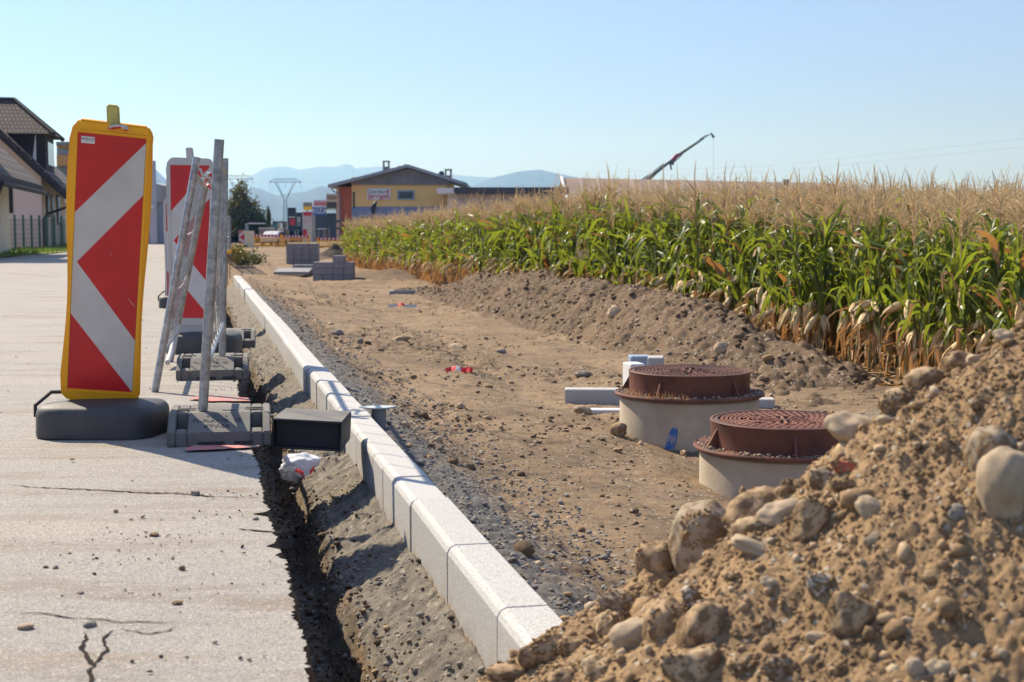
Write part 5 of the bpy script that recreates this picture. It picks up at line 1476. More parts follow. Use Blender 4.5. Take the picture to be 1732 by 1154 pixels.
gt = MB(); gt.tube([D(560, 319, YB - .9) - yb.location, D(566, 325, YB - .9) - yb.location, D(574, 327, YB - .2) - yb.location, D(574, 400, YB - .2) - yb.location], 0.06, 6); gt.build("downpipe", GREYM, yb)
part("door", GLASS, yb, 597, 600, 325, 352, YB - 0.05, 0.1)
# annex
an = empty("flat_roofed_annex", (D(860, 360, 98).x, 98, 0), 0, "low white annex with a wide black flat roof right of the ochre building", "building")
part("wall", mat("lilac_white_render", (0.62, 0.58, 0.60), (0.57, 0.53, 0.55), rough=0.9, scale=0.6), an, 757, 940, 328, 405, 98.6, 9)
part("roof", DARKM, an, 768, 962, 317, 327.5, 96.5, 11); part("fascia", PLW, an, 739, 767.6, 318, 327, 96.6, 11)
part("downpipe", DARKM, an, 880, 882, 327, 345, 98.4, 0.12)
part("bench", PLW, an, 757, 783, 355.5, 364, 97.4, 0.8)
# hall with long red roof
def hall():
    t = empty("long_hall", (D(1150, 330, 112).x, 112, 0), 0, "long low hall with faded red roof beyond the corn", "building")
    a = D(950, 304, 112); b = D(1412, 313.5, 126)
    b.z = a.z
    l0, l1 = D(932, 323, 107), a + Vector((3.2, 7, -2.2))
    v = (b - a); e0 = Vector((a.x + 0.35, 106.0, a.z - 2.3)); e1 = e0 + v; f0 = a + Vector((-0.6, 8, -2.3)); f1 = f0 + v
    T = t.location
    mb = MB(); up = Vector((0, 0, 0.15))
    for (p, q, r_, s_) in ((a, b, e1, e0), (a, b, f1, f0)):
        P = [p - T, q - T, r_ - T, s_ - T]; mb.hexa(P + [x + up for x in P])
    mb.build("roof", ROOFR, t)
    w = MB(); down = Vector((0, 0, -3.2))
    ins = Vector((0.3, 0, -0.1))
    w.add([a - T + ins, e0 - T + ins + Vector((0, .3, 0)), f0 - T + ins - Vector((0, .3, 0)), e0 - T + ins + down + Vector((0, .3, 0)), f0 - T + ins + down - Vector((0, .3, 0)),
           e1 - T + Vector((0, .3, 0)) + down, e1 - T + Vector((0, .3, -.1)), f1 - T + down, f1 - T + Vector((0, 0, -.1)), b - T + Vector((-.2, 0, -.1))],
          [(0, 1, 3, 4, 2), (1, 3, 5, 6), (2, 4, 7, 8), (6, 5, 7, 8, 9)])
    w.build("wall", GREYM, t)
    ch = MB(); p = D(1329, 312, 119) - T; ch.box(p, (0.5, 0.6, 0.8)); ch.build("chimney", BOARD, t)
    bd = MB(); bd.tube([a - T + Vector((0, 0, .2)), e0 - T + Vector((0, 0, .12))], 0.12, 6); bd.build("bargeboard", PLW, t)
hall()
# crane
def crane():
    YC = 190.0
    t = empty("truck_crane_boom", D(1090, 306, YC), 0, "dark folding crane boom reaching up behind the long hall", "crane")
    T = Vector(t.location)
    def q(px, py): return D(px, py, YC) - T
    CR = mat("crane_grey", (0.10, 0.13, 0.14), rough=0.6)
    MB().tube([q(1072, 320), q(1096, 303), q(1108, 292)], [0.42, 0.36, 0.3], 8).build("main_boom", CR, t)
    MB().tube([q(1106, 294), q(1128, 277), q(1135, 273)], [0.28, 0.22, 0.28], 8).build("boom_section", CR, t)
    MB().tube([q(1083, 306), q(1102, 293), q(1122, 278), q(1126, 279)], 0.10, 6).build("hydraulic_line", CR, t)
    MB().tube([q(1137, 272), q(1144, 264), q(1152, 260)], [0.30, 0.30, 0.18], 8).build("red_joint", mat("crane_red", (0.30, 0.06, 0.10), rough=0.5), t)
    MB().tube([q(1133, 272), q(1138, 275), q(1137, 279)], [0.24, 0.3, 0.2], 8).build("joint", CR, t)
    MB().tube([q(1134, 276), q(1134.5, 282), q(1135.5, 287)], 0.12, 6).build("hose_hook", CR, t)
    MB().tube([q(1148, 262), q(1172, 246), q(1190, 234)], [0.22, 0.18, 0.13], 8).build("fly_jib", CR, t)
    MB().tube([q(1188, 235), q(1204, 225.5)], 0.07, 6).build("jib_tip", CR, t)
    MB().tube([q(1172, 246), q(1185, 235), q(1195, 228.5), q(1197, 230)], 0.06, 6).build("extension_cylinder", CR, t)
    MB().tube([q(1142, 273), q(1154, 262)], 0.06, 6).build("cylinder", CR, t)
    MB().tube([q(1203, 225.5), q(1206, 231), q(1208, 232)], [0.12, 0.16, 0.22], 8).build("hook_block", CR, t)
    MB().tube([q(1207, 232), q(1206.5, 320)], 0.02, 4).build("hoist_rope", GREYM, t)
crane()
# --- person on the raised platform
def platform():
    YP = 96.0
    t = empty("loading_platform", (D(600, 400, YP).x, YP, -0.3), 0, "dark raised platform with thin posts between barrier fence and corn", "platform")
    def pt(n, m, a, b, c, d, Y, dep): return part(n, m, t, a, b, c, d, Y, dep)
    T = Vector(t.location)
    mb = MB(); a, b = D(548, 377, YP), D(650, 368, YP)
    P = [D(548, 378, YP), D(662, 372, YP), D(662, 372, YP + 3), D(548, 378, YP + 3)]
    P = [p - T for p in P]; mb.hexa(P + [p + Vector((0, 0, 0.16)) for p in P]); mb.build("deck", DARKM, t)
    for px in (552, 594, 600): pt("post", DARKM, px, px + 2.4, 377, 410, YP + 0.1, 0.1)
    pt("beam", DARKM, 560, 602, 385, 388, YP + 0.15, 0.12)
    pt("tank", DARKM, 611, 621, 366, 374, YP + 0.4, 0.8); pt("tank_lid", PLW, 614, 619, 365, 366.6, YP + 0.4, 0.6)
platform()
def person():
    YP = 97.0; s = YP / F
    base = D(631, 378, YP)
    t = empty("person", base, 0, "person in dark shirt and shorts bending forward on the raised platform", "person")
    sk = [((0, 0, 0.90), .15), ((0.03, 0, 1.05), .15), ((0.10, 0, 1.25), .18), ((0.17, 0, 1.38), .15), ((0.24, 0, 1.50), .06), ((0.29, -.02, 1.62), .10),
          ((-0.02, -.10, 0.84), .10), ((-0.05, -.12, 0.48), .07), ((-0.02, -.12, 0.07), .045), ((0.10, -.16, 0.03), .04),
          ((0.06, .10, 0.84), .10), ((0.10, .12, 0.48), .07), ((0.08, .12, 0.07), .045), ((0.20, .10, 0.03), .04),
          ((0.12, -.19, 1.36), .065), ((-0.05, -.24, 1.16), .05), ((-0.12, -.22, 0.93), .035), ((-0.13, -.22, 0.85), .03),
          ((0.14, .19, 1.36), .065), ((0.16, .24, 1.10), .05), ((0.22, .22, 0.86), .035), ((0.24, .22, 0.78), .03)]
    ed = [(0, 1), (1, 2), (2, 3), (3, 4), (4, 5), (0, 6), (6, 7), (7, 8), (8, 9), (0, 10), (10, 11), (11, 12), (12, 13), (3, 14), (14, 15), (15, 16), (16, 17), (3, 18), (18, 19), (19, 20), (20, 21)]
    me = bpy.data.meshes.new("body"); me.from_pydata([Vector(a) for a, _ in sk], ed, [])
    o = link("body", me, t)
    md = o.modifiers.new("skin", 'SKIN'); o.modifiers.new("sub", 'SUBSURF').levels = 1
    for i, (_, r) in enumerate(sk):
        me.skin_vertices[0].data[i].radius = (r, r)
    me.skin_vertices[0].data[0].use_root = True
    m, nt, p, out = nodes("body_skin_and_clothes")
    tc = coord(nt); sx = nt.nodes.new("ShaderNodeSeparateXYZ"); L(nt, tc, sx.inputs[0])
    c = mixc(nt, ramp(nt, sx.outputs[2], 0.62, 0.64), (0.35, 0.20, 0.13), (0.02, 0.022, 0.03))
    c = mixc(nt, ramp(nt, sx.outputs[2], 1.49, 1.50), c, (0.35, 0.20, 0.13))
    c = mixc(nt, ramp(nt, sx.outputs[2], 1.66, 1.67), c, (0.03, 0.02, 0.015))
    L(nt, c, p.inputs['Base Color']); me.materials.append(m)
    o.modifiers["sub"].render_levels = 2
person()
bx = part("white_canister", PLW, empty("canister", (0, 0, 0), 0, "white canister standing right of the bending person", "canister"), 628.5, 632.5, 362, 378, 95.5, 0.25) if False else None

# --- red/white topped barrier boards across the strip
STRIPE = [RED, WHITE]
def board_panel(px0, px1, pyt, Y, label, ry=0.0):
    p0, p1 = D(px0, 416, Y), D(px1, 416, Y + ry)
    zg = -0.33
    w = math.hypot(p1.x - p0.x, p1.y - p0.y); rz = math.atan2(p1.y - p0.y, p1.x - p0.x)
    t = empty("barrier_board", (p0.x, p0.y, zg), rz, label, "barrier", "yellow barrier boards closing the strip")
    H = D(px0, pyt, Y).z - zg
    fr = MB()
    for x in (0.04, w - 0.04): fr.box((x, 0, H / 2), (0.08, 0.05, H))
    fr.box((w / 2, 0, 0.12), (w - 0.16, 0.04, 0.10)); fr.box((w / 2, 0, H * 0.68), (w - 0.16, 0.04, 0.06))
    n = int(w / 0.14)
    for k in range(1, n): fr.box((k * w / n, 0, H * 0.40), (0.055, 0.03, H * 0.52))
    fr.build("frame", YELLOW, t)
    bd = MB(); m = 15
    for k in range(m): bd.box((0.08 + (k + 0.5) * (w - 0.16) / m, -0.01, H * 0.86), ((w - 0.16) / m, 0.04, H * 0.21), k % 2)
    bd.build("striped_board", STRIPE, t)
    for x in (0.25, w - 0.25):
        MB().box((x, 0, 0.03), (0.28, 0.6, 0.08), top=0.85).build("foot", RUBBER, t)
board_panel(428, 477, 396, 84, "yellow barrier board with striped top, leftmost of the three")
board_panel(477.5, 524, 398, 84, "yellow barrier board with striped top, middle one behind the block stack")
board_panel(536, 592, 402, 80, "yellow barrier board with bold red stripes beside the corn")
p = empty("barrier_board", (D(421, 400, 82).x, 82, -0.33), R(60), "pale end board turned sideways left of the barrier row", "barrier")
mb = MB().box((0, 0, 0.52), (0.9, 0.06, 0.95)); mb.build("frame", mat("pale_yellow_board", (0.65, 0.5, 0.2), (0.6, 0.55, 0.45), rough=0.6, scale=3), p)
# --- mesh site fence left of the strip
def site_fence(px, pyt, pyb, Y, n, label):
    t = empty("site_fence", (D(px, pyb, Y).x, Y, 0), math.atan2(1, -0.235) , label, "fence", "light mesh site fences beside the road")
    H = D(px, pyt, Y).z
    for k in range(n):
        x0 = k * 3.5
        fr = MB(); 
        for x in (x0, x0 + 3.4): fr.tube([(x, 0, 0.05), (x, 0, H)], 0.03, 6)
        for z in (0.15, H - 0.03, H * 0.5): fr.tube([(x0, 0, z), (x0 + 3.4, 0, z)], 0.025, 6)
        fr.build("frame", STEEL, t)
        ms = MB()
        for i in range(1, 22): ms.box((x0 + i * 3.4 / 22, 0, H / 2 + .05), (0.018, 0.01, H - 0.25))
        for i in range(1, 9): ms.box((x0 + 1.7, 0.012, 0.15 + i * (H - .2) / 9), (3.3, 0.01, 0.018))
        ms.build("mesh", STEEL, t)
site_fence(389, 365, 418, 38, 4, "pale mesh site fence seen edge on between the posts and the tree")
# small red and white beacon far
t = empty("guide_beacon", (D(409, 412, 70).x, 70, -0.1), 0, "tiny red and white beacon beside the far mesh fence", "guide beacon")
mb = MB(); W_, H_ = 0.25, 1.0
z0 = D(409, 412, 70).z + 0.1
def qq(x, v): return Vector((-W_ / 2 + x * W_, 0, z0 - .1 + .1 + H_ * (1 - v) * .62))
mb.add([qq(0, 0), qq(1, 0), qq(0, .25)], [(0, 1, 2)], 1); mb.add([qq(1, 0), qq(1, .2), qq(.05, .5), qq(0, .5), qq(0, .25)], [(0, 1, 2, 3, 4)], 0)
mb.add([qq(.05, .5), qq(1, .2), qq(1, .8)], [(0, 1, 2)], 1); mb.add([qq(0, .5), qq(.05, .5), qq(1, .8), qq(1, 1), qq(0, .75)], [(0, 1, 2, 3, 4)], 0); mb.add([qq(0, .75), qq(1, 1), qq(0, 1)], [(0, 1, 2)], 1)
mb.v = [(v[0] * 1.0, v[1], v[2]) for v in mb.v]
mb.build("chevron_sheet", [WHITE, RED], t); MB().box((0, 0.03, z0 + 0.31), (0.29, 0.04, 0.68)).build("frame", WHITEPL, t); MB().box((0, 0.1, 0.02), (0.5, 0.5, 0.14), top=.85).build("foot", RUBBER, t)
# dark low brush by the stakes
def bush(name, c, size, n, leaf, label, cat, m=TREELEAF, seed=1, trunk=None, kind=None, clump=10):
    r = np.random.default_rng(seed)
    cl = r.normal(size=(clump * 4, 3)); cl /= np.linalg.norm(cl, axis=1)[:, None]; cl *= r.uniform(0.25, 0.85, (len(cl), 1))
    k = r.integers(0, len(cl), n); P = cl[k] + r.normal(size=(n, 3)) * 0.17
    P = P * np.array(size); nrm = r.normal(size=(n, 3)); nrm /= np.linalg.norm(nrm, axis=1)[:, None]
    t1 = np.cross(nrm, r.normal(size=(n, 3))); t1 /= np.linalg.norm(t1, axis=1)[:, None]; t2 = np.cross(nrm, t1)
    l = leaf * r.uniform(0.6, 1.3, (n, 1))
    V = np.stack([P - t1 * l, P - t2 * l * .6, P + t1 * l, P + t2 * l * .6], 1).reshape(-1, 3)
    me = fast_mesh(name, V, np.arange(4 * n).reshape(-1, 4), mats=[m])
    if trunk is None:
        o = link(name, me); o.location = c; return tag(o, label, cat, kind=kind)
    t = empty(name, (c[0], c[1], trunk[0]), 0, label, cat)
    o = link("crown", me, t); o.location = (0, 0, c[2] - trunk[0])
    tb = MB(); h = c[2] - trunk[0]
    tb.tube([(0, 0, 0), (0.05, 0, h * .5), (0, 0, h * 1.3)], [trunk[1], trunk[1] * .8, trunk[1] * .3], 8)
    for i in range(7):
        a = i * 2.4; tb.tube([(0, 0, h * (.55 + .06 * i)), (size[0] * .35 * math.cos(a), size[1] * .35 * math.sin(a), h * (.8 + .08 * i)), (size[0] * .7 * math.cos(a), size[1] * .7 * math.sin(a), h * (1.0 + .09 * i))], [trunk[1] * .4, trunk[1] * .25, trunk[1] * .08], 6)
    tb.build("trunk", mat("bark", (0.10, 0.075, 0.05), (0.07, 0.05, 0.035), rough=1, scale=3), t)
    return t
pb_ = G(398, 432, 0.0)
bush("weed_bush", (pb_.x, pb_.y, 0.05), (0.5, 0.8, 0.35), 1500, 0.035, "low weedy bush with yellow flowers at the end of the kerb", "bush", leaf_mat("weed_leaf", (0.16, 0.13, 0.03), (0.35, 0.26, 0.05), (0.3, 0.25, 0.04)), 3)
bush("weed_bush", (G(405, 440, -.2).x + .3, G(405, 440, -.2).y, -0.15), (0.7, 0.9, 0.30), 1300, 0.04, "dark green low bush behind the capped stakes", "bush", TREELEAF, 5)
# trees
ct_ = D(406, 352, 150)
bush("broad_tree", (ct_.x, 150, ct_.z - .4), (1.95, 2.0, 3.1), 7000, 0.15, "dark rounded tree with yellowing top left of the pylons", "tree", leaf_mat("autumn_leaf", (0.075, 0.085, 0.015), (0.22, 0.17, 0.03), (0.16, 0.13, 0.02), 0.7, 0.2), 8, trunk=(0, 0.25), clump=16)
ct_ = D(454, 366, 130)
bush("narrow_tree", (ct_.x, 130, ct_.z), (0.22, 0.22, 1.0), 1800, 0.07, "thin column shaped conifer beside the lattice pylon", "tree", TREELEAF, 9, trunk=(0, 0.08))
ct_ = D(420, 372, 148)
bush("broad_tree", (ct_.x + .6, 150, 1.2), (1.6, 1.5, 1.6), 3000, 0.15, "lower dark bushy tree at the right foot of the rounded one", "tree", TREELEAF, 18, trunk=(0, 0.2), clump=12)
# steel portal and skip, vehicle
por = empty("steel_portal", (D(433, 400, 95).x, 95, -0.2), 0, "plain white steel portal frame before the tractor", "portal frame")
part("post", GREYM, por, 415, 419.5, 378, 410, 95, 0.15); part("beam", PLW, por, 419.8, 448, 377, 379, 95.02, 0.12)
sk = empty("container_box", (D(446, 395, 92).x, 92, 0), 0, "dull brown container box behind the barrier boards", "container")
part("body", mat("dull_brown_sheet", (0.22, 0.20, 0.17), rough=0.8), sk, 438, 456, 387, 404, 92, 1.5); part("rim", PLW, sk, 437, 456.5, 385.5, 386.8, 91.9, 1.6)
def tractor():
    Y = 98
    t = empty("tractor", (D(470, 398, Y).x, Y, -0.2), 0, "dark tractor with teal cab windows behind the barrier boards", "tractor")
    part("cab_frame", DARKM, t, 461, 479, 374.5, 377, Y, 1.6); part("cab_frame", DARKM, t, 461, 462.5, 377, 390, Y, 1.5); part("cab_frame", DARKM, t, 477.5, 479, 377, 390, Y, 1.5)
    part("windscreen", mat("teal_glass", (0.10, 0.28, 0.27), rough=0.2), t, 462.7, 470, 377.5, 388, Y + .1, 1.3)
    part("body", DARKM, t, 460, 480, 389, 402, Y + 0.1, 2.2)
    for px in (462.5, 477.5):
        w = MB(); w.lathe([(0.12, -0.2), (0.42, -0.22), (0.5, -0.15), (0.5, 0.15), (0.42, 0.22), (0.12, 0.2)], 20)
        o = w.build("wheel", BLACKRUB, t, smooth=True); q = D(px, 398, Y - 0.3) - Vector(t.location); o.location = (q.x, q.y, 0.5); o.rotation_euler = (0, R(90), 0)
tractor()
def car(px, py, Y, sc, rz, m, label):
    c = D(px, py, Y); t = empty("parked_car", (c.x, Y, -0.25), rz, label, "car")
    pr = [(-2.1, .35), (-2.15, .75), (-1.9, .85), (-1.35, .95), (-.75, 1.40), (.85, 1.42), (1.5, .98), (2.05, .85), (2.15, .6), (2.1, .35)]
    mb = MB(); n = len(pr); vs = [(x, -.82, z) for x, z in pr] + [(x, .82, z) for x, z in pr]
    mb.add(vs, [tuple(range(n)), tuple(range(n, 2 * n))[::-1]] + [(i, n + i, n + (i + 1) % n, (i + 1) % n) for i in range(n)])
    mb.build("body", m, t, bevel=0.08)
    g = MB(); 
    for s_ in (-1, 1): MB().add([(-1.15, s_ * .835, .98), (-.68, s_ * .835, 1.32), (.8, s_ * .835, 1.33), (1.25, s_ * .835, .98)], [(0, 1, 2, 3)]).build("window", GLASS, t)
    for x in (-1.3, 1.3):
        for y in (-.78, .78):
            w = MB(); w.lathe([(0.1, -0.1), (0.3, -.1), (.32, -.06), (.32, .06), (.3, .1), (.1, .1)], 16); o = w.build("wheel", BLACKRUB, t, smooth=True); o.location = (x, y, .32); o.rotation_euler = (R(90), 0, 0)
    t.scale = (sc,) * 3
car(464, 396, 90, 0.62, R(80), PLW, "small white car just behind the yellow barrier boards")
# --- shop signs
def sign_board(px0, px1, py0, py1, Y, m, label, fields=(), texts=(), pole=None):
    t = empty("shop_sign", (D((px0 + px1) / 2, py1, Y).x, Y, 0), 0, label, "sign", "advertising signs beyond the barriers")
    part("panel", m, t, px0, px1, py0, py1, Y, 0.35)
    for (a, b, c, d, mm) in fields: part("sign_field", mm, t, a, b, c, d, Y - 0.06, 0.05)
    for (s_, px, py, sz, mm) in texts: sign_text(s_, px, py, Y - 0.09, sz, mm, t)
    for pp in (pole or []): part("post", GREYM, t, pp, pp + 1.6, py1, 410, Y + 0.1, 0.15)
SB = mat("sign_blue", (0.02, 0.16, 0.50), rough=0.5); SY = mat("sign_yellow", (0.75, 0.45, 0.02), rough=0.5); SD = mat("sign_navy", (0.02, 0.03, 0.06), rough=0.5)
SP_ = mat("sign_pinkish", (0.62, 0.42, 0.48), rough=0.5); SC = mat("sign_cream", (0.50, 0.44, 0.36), rough=0.5)
sign_board(487, 500, 351.5, 390, 120, SD, "dark navy two part sign right of the pylon", [(488, 499, 366.5, 368, PLW), (490, 499, 370, 381, SRED)], [], [487, 498])
sign_board(501.5, 511, 359.5, 389, 124, SD, "narrow dark sign between navy sign and price column", [(502.5, 508, 367, 376, SC), (502.5, 508, 377, 383, SGRN)], [], [503])
sign_board(512, 528.5, 358, 410, 112, mat("pillar_white", (0.55, 0.52, 0.53), rough=0.5), "white fuel price column with red top band", [(513, 526.5, 359, 365, SRED), (513, 518, 371, 376, SP_), (520, 526, 369, 373, SP_), (512.5, 519, 388, 399, SRED)], [], None)
sign_board(513, 527, 342.5, 349, 113, BOARD, "small grey and yellow sign above the price column", [(512.8, 527.2, 349, 355.5, SY)], [], [519])
sign_board(530.5, 551.5, 339, 349.5, 110, SP_, "pink sign with red lettering on top of the blue one", [], [("Jernej", 541, 344.5, 0.42, SRED)], [528])
sign_board(530, 551.5, 350.5, 364, 110, SB, "blue sign with big white letters", [(542, 543, 352, 352.5, SB)], [("KIZA", 540.5, 357.5, 0.52, PURE)], [531])
sign_board(551.8, 571, 328, 341, 108, SC, "cream topped black sign left of the ochre building", [(552, 571, 341.5, 353, DARKM), (552, 571, 353.5, 355.3, mat("sign_lime", (0.35, 0.42, 0.1), rough=0.5))], [("TREFF", 561, 335, 0.3, DARKM)], [569])
dkb = empty("dark_shop_building", (D(560, 380, 128).x, 128, 0), 0, "dark flat building behind the signs", "building")
part("wall", mat("dark_blue_wall", (0.05, 0.06, 0.09), (0.07, 0.08, 0.1), rough=0.7, scale=.4), dkb, 531, 578, 362, 408, 128, 10); part("roof_edge", BOARD, dkb, 530, 579, 360.5, 361.8, 127.8, 10.4)
tb2 = empty("market_stall", (D(560, 395, 100).x, 100, -.2), 0, "grey stall table with white tops beneath the dark platform", "stall")
part("table_top", PLW, tb2, 536, 553, 386.5, 388.2, 100, 1.0); part("crate", BOARD, tb2, 546, 556, 389, 405, 100.1, 0.7); part("leg", GREYM, tb2, 538, 539.2, 388.4, 408, 100.1, 0.1)
# --- pylons
def pylon(px, pyt, pyb, Y, label, sc=1.0):
    t = empty("power_pylon", (D(px, pyb, Y).x, Y, -0.5), 0, label, "pylon", "steel power pylons in the valley")
    k = Y / F; T = Vector(t.location)
    def q(dx, py): return D(px + dx * sc, py, Y) - T
    h = pyb - pyt
    def Z(f): return pyt + h * f
    st = mat("pylon_steel", (0.30, 0.33, 0.36), rough=0.7)
    mb = MB(); r = 0.16 * Y / 600
    for s_ in (-1, 1):
        mb.tube([q(s_ * 4, Z(1.05)), q(s_ * 2.2, Z(.34)), q(s_ * 18, Z(.02))], r * 1.1, 5); mb.tube([q(s_ * 2.2, Z(.34)), q(s_ * 5, Z(.26)), q(s_ * 13, Z(.04))], r * .7, 5)
        mb.tube([q(s_ * 26, Z(.0)), q(s_ * 26, Z(.13))], r * .5, 4)
    for i in range(8):
        f = .34 + i * .085; mb.tube([q(-3, Z(f)), q(3, Z(f + .085))], r * .5, 4); mb.tube([q(3, Z(f)), q(-3, Z(f + .085))], r * .5, 4)
    mb.build("mast", st, t)
    a = MB(); a.tube([q(-27, Z(.03)), q(27, Z(.03))], r * .9, 5); a.tube([q(-27, Z(.03)), q(-18, Z(-.03)), q(18, Z(-.03)), q(27, Z(.03))], r * .7, 5)
    for i in range(12): a.tube([q(-18 + i * 3, Z(-.03)), q(-16.5 + i * 3, Z(.03)), q(-15 + i * 3, Z(-.03))], r * .4, 4)
    a.tube([q(0, Z(.03)), q(0, Z(.13))], r * .5, 4)
    a.build("crossarm", st, t)
pylon(482.5, 305.5, 396, 560, "lattice pylon with a V shaped head right of the tree")
pylon(404, 300, 396, 640, "more distant pylon whose head shows above the tree", 0.9)
wr = MB()
for dx in (0, 3.5): wr.tube([D(380, 306 + dx, 600), D(440, 306.5 + dx, 600), D(560, 306 + dx, 560), D(800, 301 + dx, 480), D(1300, 281 + dx * 3, 320), D(1760, 232 + dx * 4, 210)], 0.018, 4)
tag(wr.build("power_line", GREYM), "thin power lines crossing the sky to the right", "power line")

# --- houses on the left, aligned with the street
def street_house(cx, cy, Lh, wallm, label, dormer=True, seedv=0):
    rz = math.atan(0.222)
    t = empty("gabled_house", (cx, cy, 0), rz, label, "house", "gabled houses beside the road")
    # local: +y along street away, -x into the plot; street wall at x=0
    Wd, eave, ridge = 9.0, 2.95, 7.4; rx = -4.5
    w = MB()
    w.add([(0, 0, 0), (-Wd, 0, 0), (-Wd, 0, eave), (rx, 0, ridge), (0, 0, eave), (0, Lh, 0), (-Wd, Lh, 0), (-Wd, Lh, eave), (rx, Lh, ridge), (0, Lh, eave)],
          [(0, 1, 2, 3, 4), (9, 8, 7, 6, 5), (1, 6, 7, 2)])
    w.build("wall", wallm, t)
    w2 = MB(); w2.box((-0.02, Lh / 2, eave / 2), (0.06, Lh - 0.02, eave - 0.05)); w2.build("street_wall", PLC, t)
    r = MB(); sl = (ridge - eave) / 4.5; ov = 1.0
    for s_ in (-1, 1):
        e = Vector((rx + s_ * (4.5 + ov), 0, eave - sl * ov)); p = Vector((rx, 0, ridge))
        P = [p + Vector((0, -.7, 0)), e + Vector((0, -.7, 0)), e + Vector((0, Lh + .7, 0)), p + Vector((0, Lh + .7, 0))]
        r.hexa([q + Vector((0, 0, 0.02)) for q in P] + [q + Vector((0, 0, 0.26)) for q in P])
    ro = r.build("roof", TILE, t)
    vb = MB(); e = Vector((rx + 5.5, -.74, eave - sl + 0.02)); vb.tube([Vector((rx, -.74, ridge)), e], 0.11, 6); vb.build("verge_board", WOODD, t)
    g = MB(); gx = rx + 5.6; gz = eave - sl; g.tube([(gx, -.7, gz), (gx, Lh + .7, gz)], 0.07, 8); g.build("gutter", WOODD, t)
    dp = MB(); dp.tube([(gx, -.6, gz), (gx - 0.15, -.5, gz - .35), (gx - .9, -.15, gz - .6), (.08, -.08, gz - .8), (.08, -.08, 0.1)], 0.055, 8); dp.build("downpipe", WOODD, t)
    if dormer:
        # dark clad dormer with a hipped tiled roof
        d = MB(); x0, x1, y0, y1, zt = -3.6, 0.15, 0.5, 3.8, 4.55
        d.hexa([(x0, y0, 3.0), (x1, y0, 2.9), (x1, y1, 2.9), (x0, y1, 3.0), (x0, y0, zt), (x1, y0, zt), (x1, y1, zt), (x0, y1, zt)]); do = d.build("dormer", WOODD, t)
        c = MB(); c.box((x1 + .03, (y0 + y1) / 2, 3.75), (.04, 2.4, .9)); c.build("dormer_window", GLASS, do)
        c = MB(); c.hexa([(x1 - .55, y0 - .03, 3.0), (x1 - .35, y0 - .03, 3.0), (x1 - .35, y0 - .01, 3.0), (x1 - .55, y0 - .01, 3.0), (x1 - .37, y0 - .03, 4.4), (x1 - .35, y0 - .03, 4.4), (x1 - .35, y0 - .01, 4.4), (x1 - .37, y0 - .01, 4.4)]); c.build("white_trim", PLW, do)
        h = MB(); ym = (y0 + y1) / 2; o_ = .35; A = [(x0 - .6, y0 - o_, zt - .1), (x1 + o_, y0 - o_, zt - .1), (x1 + o_, y1 + o_, zt - .1), (x0 - .6, y1 + o_, zt - .1), (x0 - .6, ym, zt + 1.35), (x1 - 1.3, ym, zt + 1.35)]
        h.add(A, [(0, 1, 5, 4), (1, 2, 5), (2, 3, 4, 5), (0, 3, 2, 1), (0, 4, 3)]); hh = h.build("dormer_roof", TILE, do)
        b = MB(); b.tube([A[4], A[5], A[1]], .09, 6); b.tube([A[5], A[2]], .09, 6); b.build("ridge_tiles", WOODD, hh)
    for k, (yy, zz, ww, hh_) in enumerate(((2.0, 1.75, .9, .85), (3.9, 1.1, 1.0, 2.0), (6.4, 1.6, 1.0, 1.1))):
        wi = MB(); wi.box((.03, yy, zz), (.06, ww + .14, hh_ + .14)); wo = wi.build("window", WOODD if k != 1 else GREYM, t)
        pa = MB(); pa.box((.065, yy, zz), (.02, ww, hh_)); pa.build("pane", GLASS, wo)
    wi = MB(); wi.box((-1.3, -.02, 2.0), (.5, .05, 1.2)); wi.box((-5.5, -.02, 1.6), (1.2, .05, 1.2)); wi.build("gable_window", WOODD, t)
    return t
street_house(-18.15, 55.0, 10, PLP, "pink gabled house with brown tiled roof and dark clad dormer")
hA = street_house(-16.35 + 9.7 * 0.2167 , 46.3 - 9.7 * .976, 9.7, PLC, "cream house at the left frame edge, only its roof corner in view")
# striped building and grey building
sb = empty("striped_building", (D(120, 400, 84).x, 84, 0), 0, "flat building with orange and grey bands behind the pink house", "building")
part("wall", PLW, sb, 96, 160, 318, 412, 84, 10); part("band", BOARD, sb, 96, 160, 281, 317.6, 84.1, 10)
part("band", mat("orange_band", (0.55, 0.27, 0.10), rough=0.8), sb, 96, 160, 262, 280.6, 83.9, 10); part("band", GREYM, sb, 96, 160, 251, 261.6, 84.1, 10)
part("band", mat("orange_band", (0.55, 0.27, 0.10), rough=0.8), sb, 96, 160, 246.5, 250.6, 83.9, 10); part("roof_edge", BOARD, sb, 95, 161, 240, 246.2, 83.7, 10.6)
for yy in (329, 344, 358): part("groove", DARKM, sb, 97, 150, yy, yy + 1.6, 83.93, 0.1)
gb = empty("grey_building", (D(250, 400, 74).x, 74, 0), 0, "grey building with a jutting canopy right of the yellow beacon", "building")
part("wall", mat("grey_blue_wall", (0.16, 0.18, 0.22), (0.2, 0.22, 0.26), rough=0.8, scale=.5), gb, 212, 268, 330, 412, 74, 5)
mb = MB(); P = [D(230, 342, 73.5), D(268, 342, 73.5), D(275, 314, 73.5), D(255, 308, 73.5), D(230, 308, 73.5)]; T = Vector(gb.location); P = [q - T for q in P]
mb.add(P + [q + Vector((0, 3, 0)) for q in P], [(0, 1, 2, 3, 4), (9, 8, 7, 6, 5)] + [(i, (i + 1) % 5, 5 + (i + 1) % 5, 5 + i) for i in range(5)]); mb.build("canopy", GREYM, gb)
part("column", mat("lilac_column", (0.40, 0.40, 0.47), rough=0.7), gb, 254, 260, 272, 412, 71, 0.4); part("wall_lamp", PLW, gb, 254.5, 258.5, 347, 353, 70.8, 0.15)
